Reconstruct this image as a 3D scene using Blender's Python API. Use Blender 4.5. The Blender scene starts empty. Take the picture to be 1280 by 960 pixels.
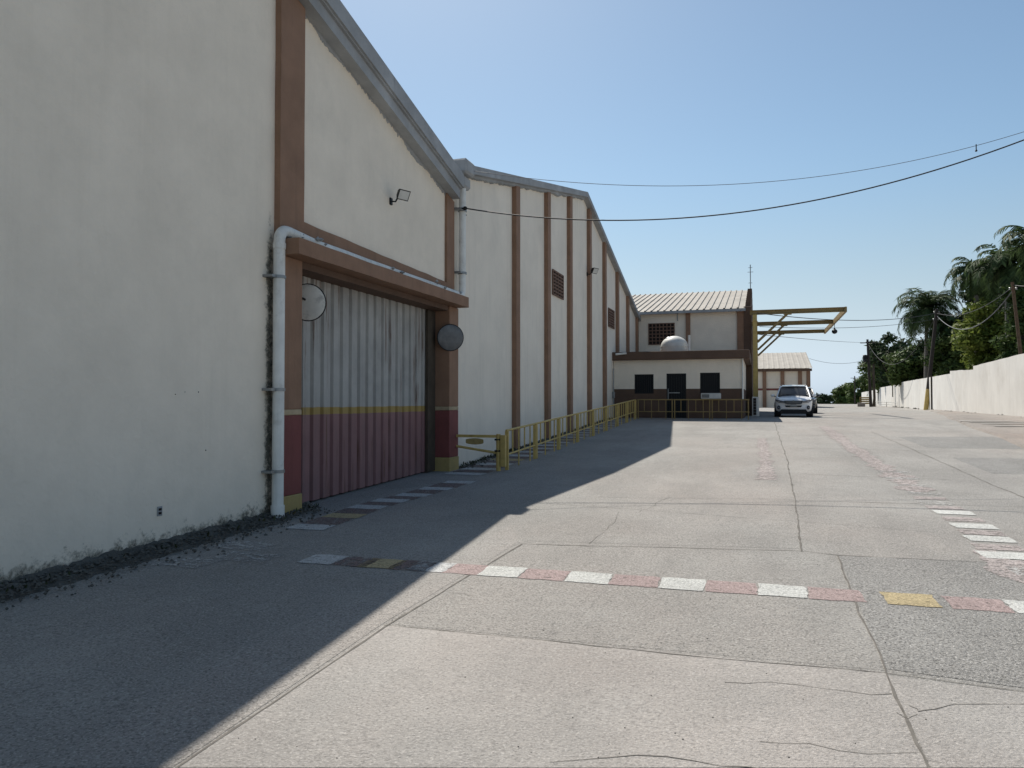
import bpy, math, random
from mathutils import Vector, noise
R = math.radians
random.seed(7)
S = bpy.context.scene
COL = S.collection

# ------------------------------------------------------------ camera, sky, sun, exposure
EYE = 1.87                     # eye height above the ground at the camera
F = 940.0                      # focal length in photo pixels (1280 wide)
YAW, PITCH = R(18.25), R(1.286)
cam = bpy.data.cameras.new('camera'); camo = bpy.data.objects.new('camera', cam); COL.objects.link(camo)
camo.location = (0, 0, EYE); camo.rotation_euler = (R(90) + PITCH, 0, YAW)
cam.sensor_width = 36; cam.lens = F / 1280 * 36; cam.clip_start = .05; cam.clip_end = 6000
S.camera = camo
SUNV = Vector((.416, -.745, -1.0)).normalized()
EL = math.asin(-SUNV.z); ROT = math.atan2(-SUNV.x, -SUNV.y)
w = bpy.data.worlds.new('World'); S.world = w; w.use_nodes = True
nt = w.node_tree; bg = nt.nodes['Background']
sky = nt.nodes.new('ShaderNodeTexSky'); sky.sky_type = 'NISHITA'; sky.sun_disc = False
sky.sun_elevation = EL; sky.sun_rotation = ROT; sky.altitude = 0
sky.air_density = 1.0; sky.dust_density = .5; sky.ozone_density = 1.6
# low sky: the same brightness, whitened blue as a humid coastal sky is
def wn(kind, **k):
    q = nt.nodes.new(kind)
    for a, v in k.items(): setattr(q, a, v)
    return q
bw = wn('ShaderNodeRGBToBW'); nt.links.new(sky.outputs[0], bw.inputs[0])
hz_ = wn('ShaderNodeVectorMath', operation='SCALE'); hz_.inputs[0].default_value = (.83, .98, 1.13); nt.links.new(bw.outputs[0], hz_.inputs['Scale'])
tc_ = wn('ShaderNodeTexCoord'); sp_ = wn('ShaderNodeSeparateXYZ'); nt.links.new(tc_.outputs['Generated'], sp_.inputs[0])
mr_ = wn('ShaderNodeMapRange'); mr_.inputs['From Min'].default_value = .0; mr_.inputs['From Max'].default_value = .30; mr_.inputs['To Min'].default_value = 1; mr_.inputs['To Max'].default_value = 0
mr_.interpolation_type = 'SMOOTHSTEP'; nt.links.new(sp_.outputs[2], mr_.inputs['Value'])
tn_ = wn('ShaderNodeVectorMath', operation='MULTIPLY'); tn_.inputs[1].default_value = (1.13, 1.20, 1.13); nt.links.new(sky.outputs[0], tn_.inputs[0])
mx_ = wn('ShaderNodeMix', data_type='RGBA'); nt.links.new(mr_.outputs[0], mx_.inputs[0]); nt.links.new(tn_.outputs[0], mx_.inputs[6]); nt.links.new(hz_.outputs[0], mx_.inputs[7])
nt.links.new(mx_.outputs[2], bg.inputs[0]); bg.inputs[1].default_value = .08
sun = bpy.data.lights.new('sun', 'SUN'); sun.energy = 5.0; sun.angle = R(.5); sun.color = (1, .945, .86)
suno = bpy.data.objects.new('sun', sun); COL.objects.link(suno)
suno.rotation_euler = SUNV.to_track_quat('-Z', 'Y').to_euler(); suno.location = (-20, 30, 60)
S.view_settings.view_transform = 'Standard'; S.view_settings.look = 'None'
S.view_settings.gamma = 1; S.view_settings.exposure = .27

# ------------------------------------------------------------ measuring helpers (the photo's sight lines against real planes)
def zg(y):                                     # height of the yard: a gentle ramp up to a plateau, then over the crest
    K = [(-80, -1.2), (0, 0), (16, .33), (35, 1.07), (205, 1.07), (300, -3), (600, -14), (3000, -60)]
    if y <= K[0][0]: return K[0][1]
    for (a, za), (b, zb) in zip(K, K[1:]):
        if y <= b: return za + (zb - za) * (y - a) / (b - a)
    return K[-1][1]
def ray(px, py):
    v = Vector(((px - 640) / F, (480 - py) / F, -1)); v.rotate(camo.rotation_euler); return v
O = Vector((0, 0, EYE))
def onX(px, py, X): v = ray(px, py); return O + v * (X / v.x)
def onY(px, py, Y): v = ray(px, py); return O + v * (Y / v.y)
def onG(px, py):
    v = ray(px, py); t0, t = 0, .5
    for i in range(4000):
        p = O + v * t
        if p.z <= zg(p.y): break
        t0 = t; t *= 1.01
    for i in range(30):
        m = (t0 + t) / 2; p = O + v * m
        if p.z <= zg(p.y): t = m
        else: t0 = m
    return O + v * t
def atd(px, d):                                # ground position in the column px at depth d
    lat = (px - 640) / F * d
    return Vector((lat * math.cos(YAW) - d * math.sin(YAW), lat * math.sin(YAW) + d * math.cos(YAW), 0))
def zat(py, d): return EYE + (501 - py) / F * d

# ------------------------------------------------------------ mesh helpers
class MB:
    def __init__(s): s.v = []; s.f = []
    def add(s, vs, fs):
        n = len(s.v); s.v += [tuple(v) for v in vs]; s.f += [tuple(i + n for i in f) for f in fs]; return s
    def box(s, x0, x1, y0, y1, z0, z1):
        return s.add([(x, y, z) for z in (z0, z1) for y in (y0, y1) for x in (x0, x1)],
            [(0, 2, 3, 1), (4, 5, 7, 6), (0, 1, 5, 4), (2, 6, 7, 3), (0, 4, 6, 2), (1, 3, 7, 5)])
    def cbox(s, x0, x1, y0, y1, z0, z1, b=.02):     # box with chamfered edges
        dx, dy, dz = x1 - x0, y1 - y0, z1 - z0; b = min(b, dx * .4, dy * .4, dz * .4)
        vs = []; idx = {}
        for i, X in enumerate((x0, x1)):
            for j, Y in enumerate((y0, y1)):
                for k, Z in enumerate((z0, z1)):
                    sx, sy, sz = (1, -1)[i], (1, -1)[j], (1, -1)[k]
                    for a, p in enumerate([(X, Y + sy * b, Z + sz * b), (X + sx * b, Y, Z + sz * b), (X + sx * b, Y + sy * b, Z)]):
                        idx[(i, j, k, a)] = len(vs); vs.append(p)
        fs = []
        for i in (0, 1): fs.append([idx[(i, j, k, 0)] for j, k in ((0, 0), (0, 1), (1, 1), (1, 0))])
        for j in (0, 1): fs.append([idx[(i, j, k, 1)] for i, k in ((0, 0), (1, 0), (1, 1), (0, 1))])
        for k in (0, 1): fs.append([idx[(i, j, k, 2)] for i, j in ((0, 0), (0, 1), (1, 1), (1, 0))])
        for j in (0, 1):
            for k in (0, 1): fs.append([idx[(0, j, k, 1)], idx[(1, j, k, 1)], idx[(1, j, k, 2)], idx[(0, j, k, 2)]])
        for i in (0, 1):
            for k in (0, 1): fs.append([idx[(i, 0, k, 0)], idx[(i, 1, k, 0)], idx[(i, 1, k, 2)], idx[(i, 0, k, 2)]])
        for i in (0, 1):
            for j in (0, 1): fs.append([idx[(i, j, 0, 0)], idx[(i, j, 1, 0)], idx[(i, j, 1, 1)], idx[(i, j, 0, 1)]])
        for i in (0, 1):
            for j in (0, 1):
                for k in (0, 1): fs.append([idx[(i, j, k, a)] for a in range(3)])
        return s.add(vs, fs)
    def prismX(s, poly, x0, x1):                 # polygon in (y, z) pushed along x
        n = len(poly)
        return s.add([(x0, y, z) for y, z in poly] + [(x1, y, z) for y, z in poly],
            [tuple(range(n))[::-1], tuple(range(n, 2 * n))] + [(i, (i + 1) % n, n + (i + 1) % n, n + i) for i in range(n)])
    def prismY(s, poly, y0, y1):
        n = len(poly)
        return s.add([(x, y0, z) for x, z in poly] + [(x, y1, z) for x, z in poly],
            [tuple(range(n)), tuple(range(n, 2 * n))[::-1]] + [(i, n + i, n + (i + 1) % n, (i + 1) % n) for i in range(n)])
    def tube(s, pts, r, n=10, r1=None, cap=True):
        pts = [Vector(p) for p in pts]; m = len(pts); vs = []; up = Vector((0, 0, 1)); prev = None
        for i, p in enumerate(pts):
            t = (pts[min(i + 1, m - 1)] - pts[max(i - 1, 0)]).normalized()
            if prev is None:
                a = up if abs(t.z) < .95 else Vector((1, 0, 0)); u = t.cross(a).normalized()
            else: u = (prev - t * prev.dot(t)).normalized()
            prev = u; b = t.cross(u); rr = r if r1 is None else r + (r1 - r) * i / (m - 1)
            vs += [p + (u * math.cos(k * 2 * math.pi / n) + b * math.sin(k * 2 * math.pi / n)) * rr for k in range(n)]
        fs = [(i * n + k, i * n + (k + 1) % n, (i + 1) * n + (k + 1) % n, (i + 1) * n + k) for i in range(m - 1) for k in range(n)]
        if cap: fs += [tuple(range(n))[::-1], tuple(range((m - 1) * n, m * n))]
        return s.add(vs, fs)
    def lathe(s, prof, c, axis=(0, 0, 1), n=24):   # prof: (radius, height along axis)
        ax = Vector(axis).normalized(); a = Vector((0, 0, 1)) if abs(ax.z) < .9 else Vector((1, 0, 0))
        u = ax.cross(a).normalized(); b = ax.cross(u); c = Vector(c); vs = []
        for r, h in prof:
            vs += [c + ax * h + (u * math.cos(k * 2 * math.pi / n) + b * math.sin(k * 2 * math.pi / n)) * r for k in range(n)]
        m = len(prof)
        fs = [(i * n + k, i * n + (k + 1) % n, (i + 1) * n + (k + 1) % n, (i + 1) * n + k) for i in range(m - 1) for k in range(n)]
        fs += [tuple(range(n))[::-1], tuple(range((m - 1) * n, m * n))]
        return s.add(vs, fs)
def tag(o, label=None, cat=None, group=None, kind=None):
    if label: o['label'] = label
    if cat: o['category'] = cat
    if group: o['group'] = group
    if kind: o['kind'] = kind
    return o
def root_of(p):
    while p.parent: p = p.parent
    return p
def build(name, mb, mat, parent=None, smooth=False, world=True, loc=None):
    me = bpy.data.meshes.new(name); v = mb.v
    off = Vector((0, 0, 0))
    if parent is not None and world: off = root_of(parent)['_o'] if False else root_of(parent).location
    elif loc is not None: off = Vector(loc)
    me.from_pydata([(a[0] - off[0], a[1] - off[1], a[2] - off[2]) for a in v] if off.length else v, [], mb.f); me.update()
    if smooth is not False:
        for p in me.polygons: p.use_smooth = True
        if smooth is not True:
            try: me.set_sharp_from_angle(angle=R(smooth))
            except Exception: pass
    me.materials.append(mat)
    o = bpy.data.objects.new(name, me); COL.objects.link(o)
    if parent is not None: o.parent = parent
    elif loc is not None: o.location = loc
    return o
def fix_normals(o):
    import bmesh
    bm = bmesh.new(); bm.from_mesh(o.data); bmesh.ops.recalc_face_normals(bm, faces=bm.faces); bm.to_mesh(o.data); bm.free(); return o
def thing(name, label, cat, loc=(0, 0, 0), rz=0, group=None):
    o = bpy.data.objects.new(name, None); COL.objects.link(o); o.location = loc; o.rotation_euler = (0, 0, rz)
    o.empty_display_size = .3
    return tag(o, label, cat, group)
def copy_tree(o, parent=None):
    c = o.copy(); COL.objects.link(c)
    if parent: c.parent = parent
    for ch in list(o.children): copy_tree(ch, c)
    return c

# ------------------------------------------------------------ materials
def mat(name, col, rough=.85, metal=0., var=.12, scale=3., streak=0., streak_col=None, fine=.0, bump=.15, bscale=60.,
        stain=0., stain_col=(.12, .11, .09), stain_scale=.6, spec=.35, bands=None, rust=0.):
    """Painted or bare surface: base colour, cloudy variation, vertical streaks, fine speckle, blotchy stains, bump."""
    m = bpy.data.materials.new(name); m.use_nodes = True; t = m.node_tree; N = t.nodes; L = t.links
    b = N['Principled BSDF']; b.inputs['Roughness'].default_value = rough; b.inputs['Metallic'].default_value = metal
    b.inputs['Specular IOR Level'].default_value = spec
    g = N.new('ShaderNodeNewGeometry'); pos = g.outputs['Position']
    def nz(s, det=5, rg=.6, sc=(1, 1, 1)):
        mp = N.new('ShaderNodeMapping'); mp.inputs['Scale'].default_value = sc; L.new(pos, mp.inputs['Vector'])
        n = N.new('ShaderNodeTexNoise'); n.inputs['Scale'].default_value = s; n.inputs['Detail'].default_value = det
        n.inputs['Roughness'].default_value = rg; L.new(mp.outputs[0], n.inputs['Vector']); return n.outputs['Fac']
    def ramp(x, a, c):
        r = N.new('ShaderNodeMapRange'); r.inputs['From Min'].default_value = a; r.inputs['From Max'].default_value = c
        L.new(x, r.inputs['Value']); return r.outputs[0]
    def mulv(x, k):
        r = N.new('ShaderNodeMath'); r.operation = 'MULTIPLY'; L.new(x, r.inputs[0])
        if isinstance(k, float) or isinstance(k, int): r.inputs[1].default_value = k
        else: L.new(k, r.inputs[1])
        return r.outputs[0]
    def mix(f, a, c):
        x = N.new('ShaderNodeMix'); x.data_type = 'RGBA'
        if isinstance(f, float): x.inputs[0].default_value = f
        else: L.new(f, x.inputs[0])
        for i, q in ((6, a), (7, c)):
            if isinstance(q, (tuple, list)): x.inputs[i].default_value = (*q[:3], 1)
            else: L.new(q, x.inputs[i])
        return x.outputs[2]
    base = col
    if bands:                                    # painted bands by height: (z limit, colour), wobbling a little
        sx = N.new('ShaderNodeSeparateXYZ'); L.new(pos, sx.inputs[0]); z = sx.outputs[2]
        a = N.new('ShaderNodeMath'); a.operation = 'MULTIPLY_ADD'; L.new(nz(2.2), a.inputs[0]); a.inputs[1].default_value = .05; L.new(z, a.inputs[2])
        base = mix(ramp(a.outputs[0], 50, 51), bands[0][1], bands[0][1])
        for (lim, c) in bands[1:]: base = mix(ramp(a.outputs[0], lim + .02, lim + .032), base, c)
    k = lambda c, q: tuple(max(0, min(1, x * q)) for x in c)
    if bands:
        lo = mix(.5, base, (0, 0, 0)); c0 = mix(mulv(ramp(nz(scale), .3, .7), var), base, lo)
    else:
        c0 = mix(ramp(nz(scale), .3, .7), k(col, 1 - var), k(col, 1 + var * .7))
    c0 = mix(mulv(ramp(nz(scale * .17, 3), .35, .65), min(1., var * 1.2)), c0, k(col, .72) if not bands else mix(.3, base, (.1, .1, .1)))
    if streak:
        c0 = mix(mulv(ramp(nz(1.7, 5, .7, (3, 3, .16)), .52, .8), streak), c0, streak_col or k(col, .45))
    if rust:
        m1 = ramp(nz(1., 6, .75, (7, 7, .35)), .53, .64); m2 = ramp(nz(.7, 2), .44, .56)
        c0 = mix(mulv(mulv(m1, m2), rust), c0, (.11, .045, .02))
    if stain: c0 = mix(mulv(ramp(nz(stain_scale, 7, .72), .52, .68), stain), c0, stain_col)
    if fine:
        c0 = mix(mulv(ramp(nz(55, 3, .7), .45, .75), fine), c0, k(col, .4))
        c0 = mix(mulv(ramp(nz(38, 3, .7), .56, .75), fine * .8), c0, k(col, 1.6))
    L.new(c0, b.inputs['Base Color'])
    if bump:
        bp = N.new('ShaderNodeBump'); bp.inputs['Strength'].default_value = bump; bp.inputs['Distance'].default_value = .02
        s1 = N.new('ShaderNodeMath'); s1.operation = 'ADD'; L.new(nz(bscale), s1.inputs[0]); L.new(mulv(nz(bscale * .1), 1.5), s1.inputs[1])
        L.new(s1.outputs[0], bp.inputs['Height']); L.new(bp.outputs[0], b.inputs['Normal'])
    L.new(ramp(nz(scale * 2), -1., 2.), b.inputs['Roughness']) if False else None
    return m
def glassy(name, col, rough=.08):
    m = bpy.data.materials.new(name); m.use_nodes = True; b = m.node_tree.nodes['Principled BSDF']
    b.inputs['Base Color'].default_value = (*col, 1); b.inputs['Roughness'].default_value = rough
    b.inputs['Specular IOR Level'].default_value = .6 if rough < .2 else .25; return m
CREAM = (.86, .765, .635)
M = dict(
    cream=mat('cream_plaster', CREAM, .9, var=.07, scale=1.2, streak=.16, streak_col=(.6, .53, .42), bump=.5, bscale=16, stain=.22, stain_col=(.64, .58, .48), stain_scale=.9, spec=.2),
    cream2=mat('cream_plaster_clean', (.85, .77, .655), .9, var=.07, scale=.9, streak=.25, streak_col=(.45, .42, .35), bump=.2, bscale=20, stain=.18, stain_col=(.52, .5, .44), spec=.2),
    brown=mat('brown_paint', (.285, .168, .108), .75, var=.16, scale=2.5, streak=.4, streak_col=(.13, .085, .06), bump=.2, bscale=30, stain=.25, stain_col=(.27, .17, .12), spec=.25),
    brown2=mat('dark_brown_paint', (.125, .078, .055), .75, var=.16, scale=2., streak=.35, streak_col=(.1, .055, .04), bump=.2, bscale=30, spec=.25),
    maroon=mat('maroon_paint', (.215, .066, .06), .7, var=.15, scale=2.5, streak=.3, bump=.2, bscale=30, stain=.2, stain_col=(.13, .06, .055), spec=.3),
    ochre=mat('ochre_paint', (.40, .30, .12), .7, var=.2, scale=6, streak=.3, stain=.5, stain_col=(.2, .16, .1), stain_scale=3, bump=.25, spec=.3),
    paleband=mat('pale_band_paint', (.46, .36, .23), .8, var=.2, scale=6, stain=.3),
    concrete=mat('grey_concrete', (.37, .38, .385), .9, var=.25, scale=1.5, streak=.5, streak_col=(.3, .3, .29), bump=.4, bscale=18, stain=.5, stain_col=(.27, .27, .265), spec=.2),
    door=mat('painted_sheet_steel', (.26, .285, .3), .6, metal=.0, var=.25, scale=2., streak=.45, streak_col=(.13, .12, .11), bump=.15, bscale=15,
        stain=.2, stain_col=(.12, .1, .09), rust=.95, bands=[(9, (.255, .285, .305))], spec=.35),
    pvc=mat('white_pvc', (.78, .77, .72), .5, var=.12, scale=4, streak=.5, streak_col=(.25, .23, .19), stain=.35, stain_col=(.22, .2, .16), stain_scale=2.5, bump=.05, spec=.4),
    steel=mat('galvanised_steel', (.30, .31, .31), .45, metal=.6, var=.2, scale=5, bump=.05),
    darksteel=mat('dark_iron', (.02, .02, .02), .5, metal=.3, var=.2, bump=.02),
    black=mat('black_rubber', (.018, .018, .02), .7, var=.2, bump=.05),
    yellow=mat('yellow_paint', (.55, .40, .13), .55, var=.15, scale=6, streak=.35, streak_col=(.25, .13, .04), stain=.25, stain_col=(.22, .12, .05), stain_scale=4, bump=.05, spec=.4),
    yellowdull=mat('dull_yellow_steel', (.30, .21, .08), .6, var=.2, scale=4, streak=.5, streak_col=(.15, .09, .04), stain=.3, stain_col=(.13, .085, .05), stain_scale=2, bump=.08),
    brick=mat('brick_lattice', (.20, .12, .085), .85, var=.25, scale=9, bump=.2),
    hole=mat('dark_void', (.022, .016, .014), .9, var=.2, bump=0),
    roofm=mat('weathered_roof_sheet', (.36, .33, .285), .75, var=.2, scale=.8, streak=.0, stain=.55, stain_col=(.25, .215, .17), stain_scale=.7, bump=.1, bscale=8),
    roofg=mat('grey_roof_sheet', (.25, .255, .26), .7, var=.2, scale=.8, stain=.4, stain_col=(.15, .14, .13), bump=.1),
    tank=mat('white_tank_plastic', (.62, .61, .57), .55, var=.12, scale=3, streak=.3, stain=.3, stain_col=(.35, .33, .28), stain_scale=2),
    whitewall=mat('weathered_white_wall', (.68, .66, .62), .9, var=.1, scale=.5, streak=.45, streak_col=(.42, .38, .32), bump=.3, bscale=12, stain=.4, stain_col=(.48, .44, .38), stain_scale=.35, spec=.2),
    wood=mat('weathered_pole_wood', (.055, .045, .04), .9, var=.3, scale=4, streak=.4, bump=.3),
    woodl=mat('brown_pole_wood', (.16, .10, .06), .9, var=.3, scale=4, streak=.4, bump=.3),
    wire=mat('black_cable', (.03, .03, .032), .6, var=.1, bump=0),
    wirel=mat('grey_cable', (.13, .13, .14), .6, var=.1, bump=0),
    bark=mat('grey_palm_bark', (.20, .18, .155), .9, var=.25, scale=3, bump=.5, bscale=10),
    bark2=mat('dark_bark', (.07, .055, .04), .9, var=.3, scale=3, bump=.5, bscale=10),
    glass=glassy('dark_window_glass', (.012, .014, .016), .12), carglass=glassy('car_window_glass', (.012, .013, .016), .3), pane=glassy('dusty_window_pane', (.012, .013, .015), .55),
    gravel=mat('dark_rubble', (.13, .125, .112), .95, var=.45, scale=9, fine=.5, bump=.8, bscale=25, spec=.1),
)
def leafmat(name, c):
    m = bpy.data.materials.new(name); m.use_nodes = True; t = m.node_tree; N = t.nodes; L = t.links; b = N['Principled BSDF']
    g = N.new('ShaderNodeNewGeometry'); r = N.new('ShaderNodeMapRange'); r.inputs['To Min'].default_value = .55; r.inputs['To Max'].default_value = 1.45
    L.new(g.outputs['Random Per Island'], r.inputs['Value'])
    n = N.new('ShaderNodeTexNoise'); n.inputs['Scale'].default_value = .9; L.new(g.outputs['Position'], n.inputs['Vector'])
    hs = N.new('ShaderNodeHueSaturation'); hs.inputs['Color'].default_value = (*c, 1); L.new(r.outputs[0], hs.inputs['Value'])
    r2 = N.new('ShaderNodeMapRange'); r2.inputs['To Min'].default_value = .47; r2.inputs['To Max'].default_value = .53; L.new(n.outputs['Fac'], r2.inputs['Value']); L.new(r2.outputs[0], hs.inputs['Hue'])
    L.new(hs.outputs[0], b.inputs['Base Color']); b.inputs['Roughness'].default_value = .6; b.inputs['Specular IOR Level'].default_value = .15
    tr = N.new('ShaderNodeBsdfTranslucent'); L.new(hs.outputs[0], tr.inputs['Color'])
    mx = N.new('ShaderNodeMixShader'); mx.inputs[0].default_value = .3; L.new(b.outputs[0], mx.inputs[1]); L.new(tr.outputs[0], mx.inputs[2])
    L.new(mx.outputs[0], N['Material Output'].inputs[0]); return m
LEAF = dict(palm=leafmat('palm_leaf', (.055, .085, .032)), bright=leafmat('bright_leaf', (.16, .20, .04)), mid=leafmat('mid_leaf', (.07, .105, .03)),
            dark=leafmat('dark_leaf', (.042, .066, .028)), weed=leafmat('weed_leaf', (.05, .06, .025)))

def ground_mat(name, col, rough_aggregate=.5, pink=.3, dark=.3, seams=True):
    """Worn concrete: cloudy tone, pinkish dust, tyre-darkened drifts along the drive, aggregate speckle."""
    m = bpy.data.materials.new(name); m.use_nodes = True; t = m.node_tree; N = t.nodes; L = t.links; b = N['Principled BSDF']
    b.inputs['Roughness'].default_value = .92; b.inputs['Specular IOR Level'].default_value = .2
    g = N.new('ShaderNodeNewGeometry'); pos = g.outputs['Position']
    def nz(s, det=6, rg=.6, sc=(1, 1, 1), off=0):
        mp = N.new('ShaderNodeMapping'); mp.inputs['Scale'].default_value = sc; mp.inputs['Location'].default_value = (off, off, 0); L.new(pos, mp.inputs['Vector'])
        n = N.new('ShaderNodeTexNoise'); n.inputs['Scale'].default_value = s; n.inputs['Detail'].default_value = det; n.inputs['Roughness'].default_value = rg
        L.new(mp.outputs[0], n.inputs['Vector']); return n.outputs['Fac']
    def ramp(x, a, c, lo=0., hi=1.):
        r = N.new('ShaderNodeMapRange'); r.inputs['From Min'].default_value = a; r.inputs['From Max'].default_value = c
        r.inputs['To Min'].default_value = lo; r.inputs['To Max'].default_value = hi; L.new(x, r.inputs['Value']); return r.outputs[0]
    def mix(f, a, c):
        x = N.new('ShaderNodeMix'); x.data_type = 'RGBA'; L.new(f, x.inputs[0])
        for i, q in ((6, a), (7, c)):
            if isinstance(q, (tuple, list)): x.inputs[i].default_value = (*q[:3], 1)
            else: L.new(q, x.inputs[i])
        return x.outputs[2]
    k = lambda q: tuple(x * q for x in col)
    c = mix(ramp(nz(.45), .35, .65), k(.82), k(1.1))
    c = mix(ramp(nz(.23, 4, .6, (1, .5, 1), 7), .45, .7, 0, pink), c, (col[0] * 1.18, col[1] * 1.0, col[2] * .93))
    c = mix(ramp(nz(.7, 7, .7, (1.4, .35, 1), 13), .5, .72, 0, dark), c, k(.62))
    c = mix(ramp(nz(5, 6, .75), .5, .72, 0, .35), c, k(.7))
    c = mix(ramp(nz(48, 2, .6), .50, .64, 0, .95 * rough_aggregate), c, k(.3))
    c = mix(ramp(nz(60, 2, .6, off=5), .54, .66, 0, .95 * rough_aggregate), c, k(1.65))
    c = mix(ramp(nz(24, 3, .7, off=3), .62, .7, 0, .6 * rough_aggregate), c, k(.4))
    L.new(c, b.inputs['Base Color'])
    bp = N.new('ShaderNodeBump'); bp.inputs['Strength'].default_value = .35 + .8 * rough_aggregate; bp.inputs['Distance'].default_value = .02
    a = N.new('ShaderNodeMath'); a.operation = 'ADD'; L.new(nz(60, 4, .7), a.inputs[0]); L.new(nz(9, 5, .7), a.inputs[1])
    L.new(a.outputs[0], bp.inputs['Height']); L.new(bp.outputs[0], b.inputs['Normal']); return m
GC = (.325, .313, .292)
M['yard'] = ground_mat('worn_yard_concrete', GC, .6, .35, .5)
M['smooth'] = ground_mat('smooth_yard_concrete', (.362, .344, .322), .38, .35, .3)
M['rough'] = ground_mat('rough_yard_concrete', (.325, .315, .297), .85, .1, .5)
M['shadowpatch'] = ground_mat('shadow_patch_concrete', (.28, .274, .26), .8, .0, .5)  # darker tone stands in for the shadow patches on the road
M['strip'] = ground_mat('pale_strip_concrete', (.335, .320, .299), .6, .5, .15)
M['path'] = ground_mat('footpath_concrete', (.30, .275, .25), .6, .5, .6)
def paint(name, col, wear):
    """Worn road paint: the paint's mask lets the concrete below show through where the paint has gone."""
    m = ground_mat(name, col, .6, 0., .15); t = m.node_tree; N = t.nodes; L = t.links
    out = N['Material Output']; b = N['Principled BSDF']; tr = N.new('ShaderNodeBsdfTransparent'); mx = N.new('ShaderNodeMixShader')
    g = N.new('ShaderNodeNewGeometry'); n = N.new('ShaderNodeTexNoise'); n.inputs['Scale'].default_value = 14; n.inputs['Detail'].default_value = 8; n.inputs['Roughness'].default_value = .8
    L.new(g.outputs['Position'], n.inputs['Vector']); r = N.new('ShaderNodeMapRange'); r.inputs['From Min'].default_value = wear - .035; r.inputs['From Max'].default_value = wear + .035
    L.new(n.outputs['Fac'], r.inputs['Value']); L.new(r.outputs[0], mx.inputs[0]); L.new(b.outputs[0], mx.inputs[1]); L.new(tr.outputs[0], mx.inputs[2]); L.new(mx.outputs[0], out.inputs[0]); return m
M['pwhite'] = paint('worn_white_road_paint', (.56, .56, .53), .66)
M['pred'] = paint('faded_red_road_paint', (.385, .30, .285), .60)
M['predshade'] = paint('shaded_red_road_paint', (.26, .195, .18), .52)  # darker copy of the red for the blocks lying in shade
M['pshade'] = paint('shaded_worn_white_road_paint', (.52, .52, .51), .6)  # worn white, a greyer copy for the blocks lying in shade
M['ppink'] = paint('rubbed_pink_road_paint', (.43, .38, .362), .54)
M['pyellow'] = paint('faded_yellow_road_paint', (.47, .385, .23), .62)
M['pfaint'] = paint('nearly_gone_white_road_paint', (.5, .49, .47), .49)
M['crack'] = mat('joint_dirt', (.15, .138, .122), .95, var=.4, scale=8, bump=0)

# ------------------------------------------------------------ the ground
XW = -6.65
def struct(name, mb, m, smooth=False): o = build(name, mb, m, smooth=smooth); return tag(o, kind='structure')
g = MB(); xs = [-3000, -300, -60, -30, -6.6, 0, 12, 30, 60, 300, 3000]; ys = [-300, -80, 0, 16, 35, 205, 300, 600, 3000]
for y in ys:
    for x in xs: g.v.append((x, y, zg(y)))
n = len(xs)
for j in range(len(ys) - 1):
    for i in range(n - 1): g.f.append((j * n + i, j * n + i + 1, (j + 1) * n + i + 1, (j + 1) * n + i))
struct('ground', g, M['yard'])
def lift(p, h): return (p.x, p.y, zg(p.y) + h)
def patch(name, pix, m, h=.0022):
    b = MB(); b.add([lift(onG(*p), h) for p in pix], [tuple(range(len(pix)))[::-1]]); o = struct(name, b, m); fix_normals(o)
    if o.data.polygons[0].normal.z < 0: o.data.flip_normals()
    return o
# slabs poured at different times; the last two are painted shadow patches
patch('concrete_slab', [(220, 960), (480, 782), (1108, 842), (1160, 960)], M['smooth'])
patch('concrete_slab', [(60, 960), (215, 960), (478, 780), (648, 678), (640, 655), (560, 700), (330, 800)], M['strip'])
patch('concrete_slab', [(1048, 695), (1600, 716), (1600, 905), (1106, 836)], M['rough'])
patch('concrete_slab', [(486, 780), (650, 682), (1001, 689), (1042, 694), (1105, 838)], M['yard'], .0012)
patch('concrete_slab', [(1110, 845), (1600, 905), (1700, 960), (1164, 960)], M['smooth'])
patch('concrete_slab', [(700, 628), (993, 626), (1001, 686), (655, 676)], M['yard'], .0012)
patch('concrete_slab', [(1122, 546), (1240, 546), (1330, 562), (1160, 560)], M['shadowpatch'])
patch('concrete_slab', [(1190, 572), (1330, 574), (1400, 596), (1240, 592)], M['shadowpatch'])
def ribbon(b, pix, wdt, h=.0045, jit=.012, pts=None, step=.12):
    P = [onG(*p) for p in pix] if pts is None else [Vector(p) for p in pts]
    L_ = []; R_ = []; off = random.random() * 99
    Q = []
    for a, c in zip(P, P[1:]):
        m = max(2, int((c - a).length / step)); m = min(m, 200)
        for i in range(m): Q.append(a.lerp(c, i / m))
    Q.append(P[-1])
    for i, q in enumerate(Q):
        a = Q[max(0, i - 1)]; c = Q[min(len(Q) - 1, i + 1)]; d = (c - a); d.z = 0; d.normalize(); nrm = Vector((-d.y, d.x, 0))
        s = noise.noise((q.x * 1.1 + off, q.y * 1.1, 0)) * jit * 3 + noise.noise((q.x * 6 + off, q.y * 6, 5)) * jit
        wd = wdt * (.45 + 1. * abs(noise.noise((q.x * 4, q.y * 4, off)) * 1.6))
        c_ = q + nrm * s; l = c_ + nrm * wd / 2; r = c_ - nrm * wd / 2
        L_.append(lift(l, h)); R_.append(lift(r, h))
    n0 = len(b.v); b.v += L_ + R_; k = len(Q)
    for i in range(k - 1): b.f.append((n0 + i, n0 + k + i, n0 + k + i + 1, n0 + i + 1))
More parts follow.
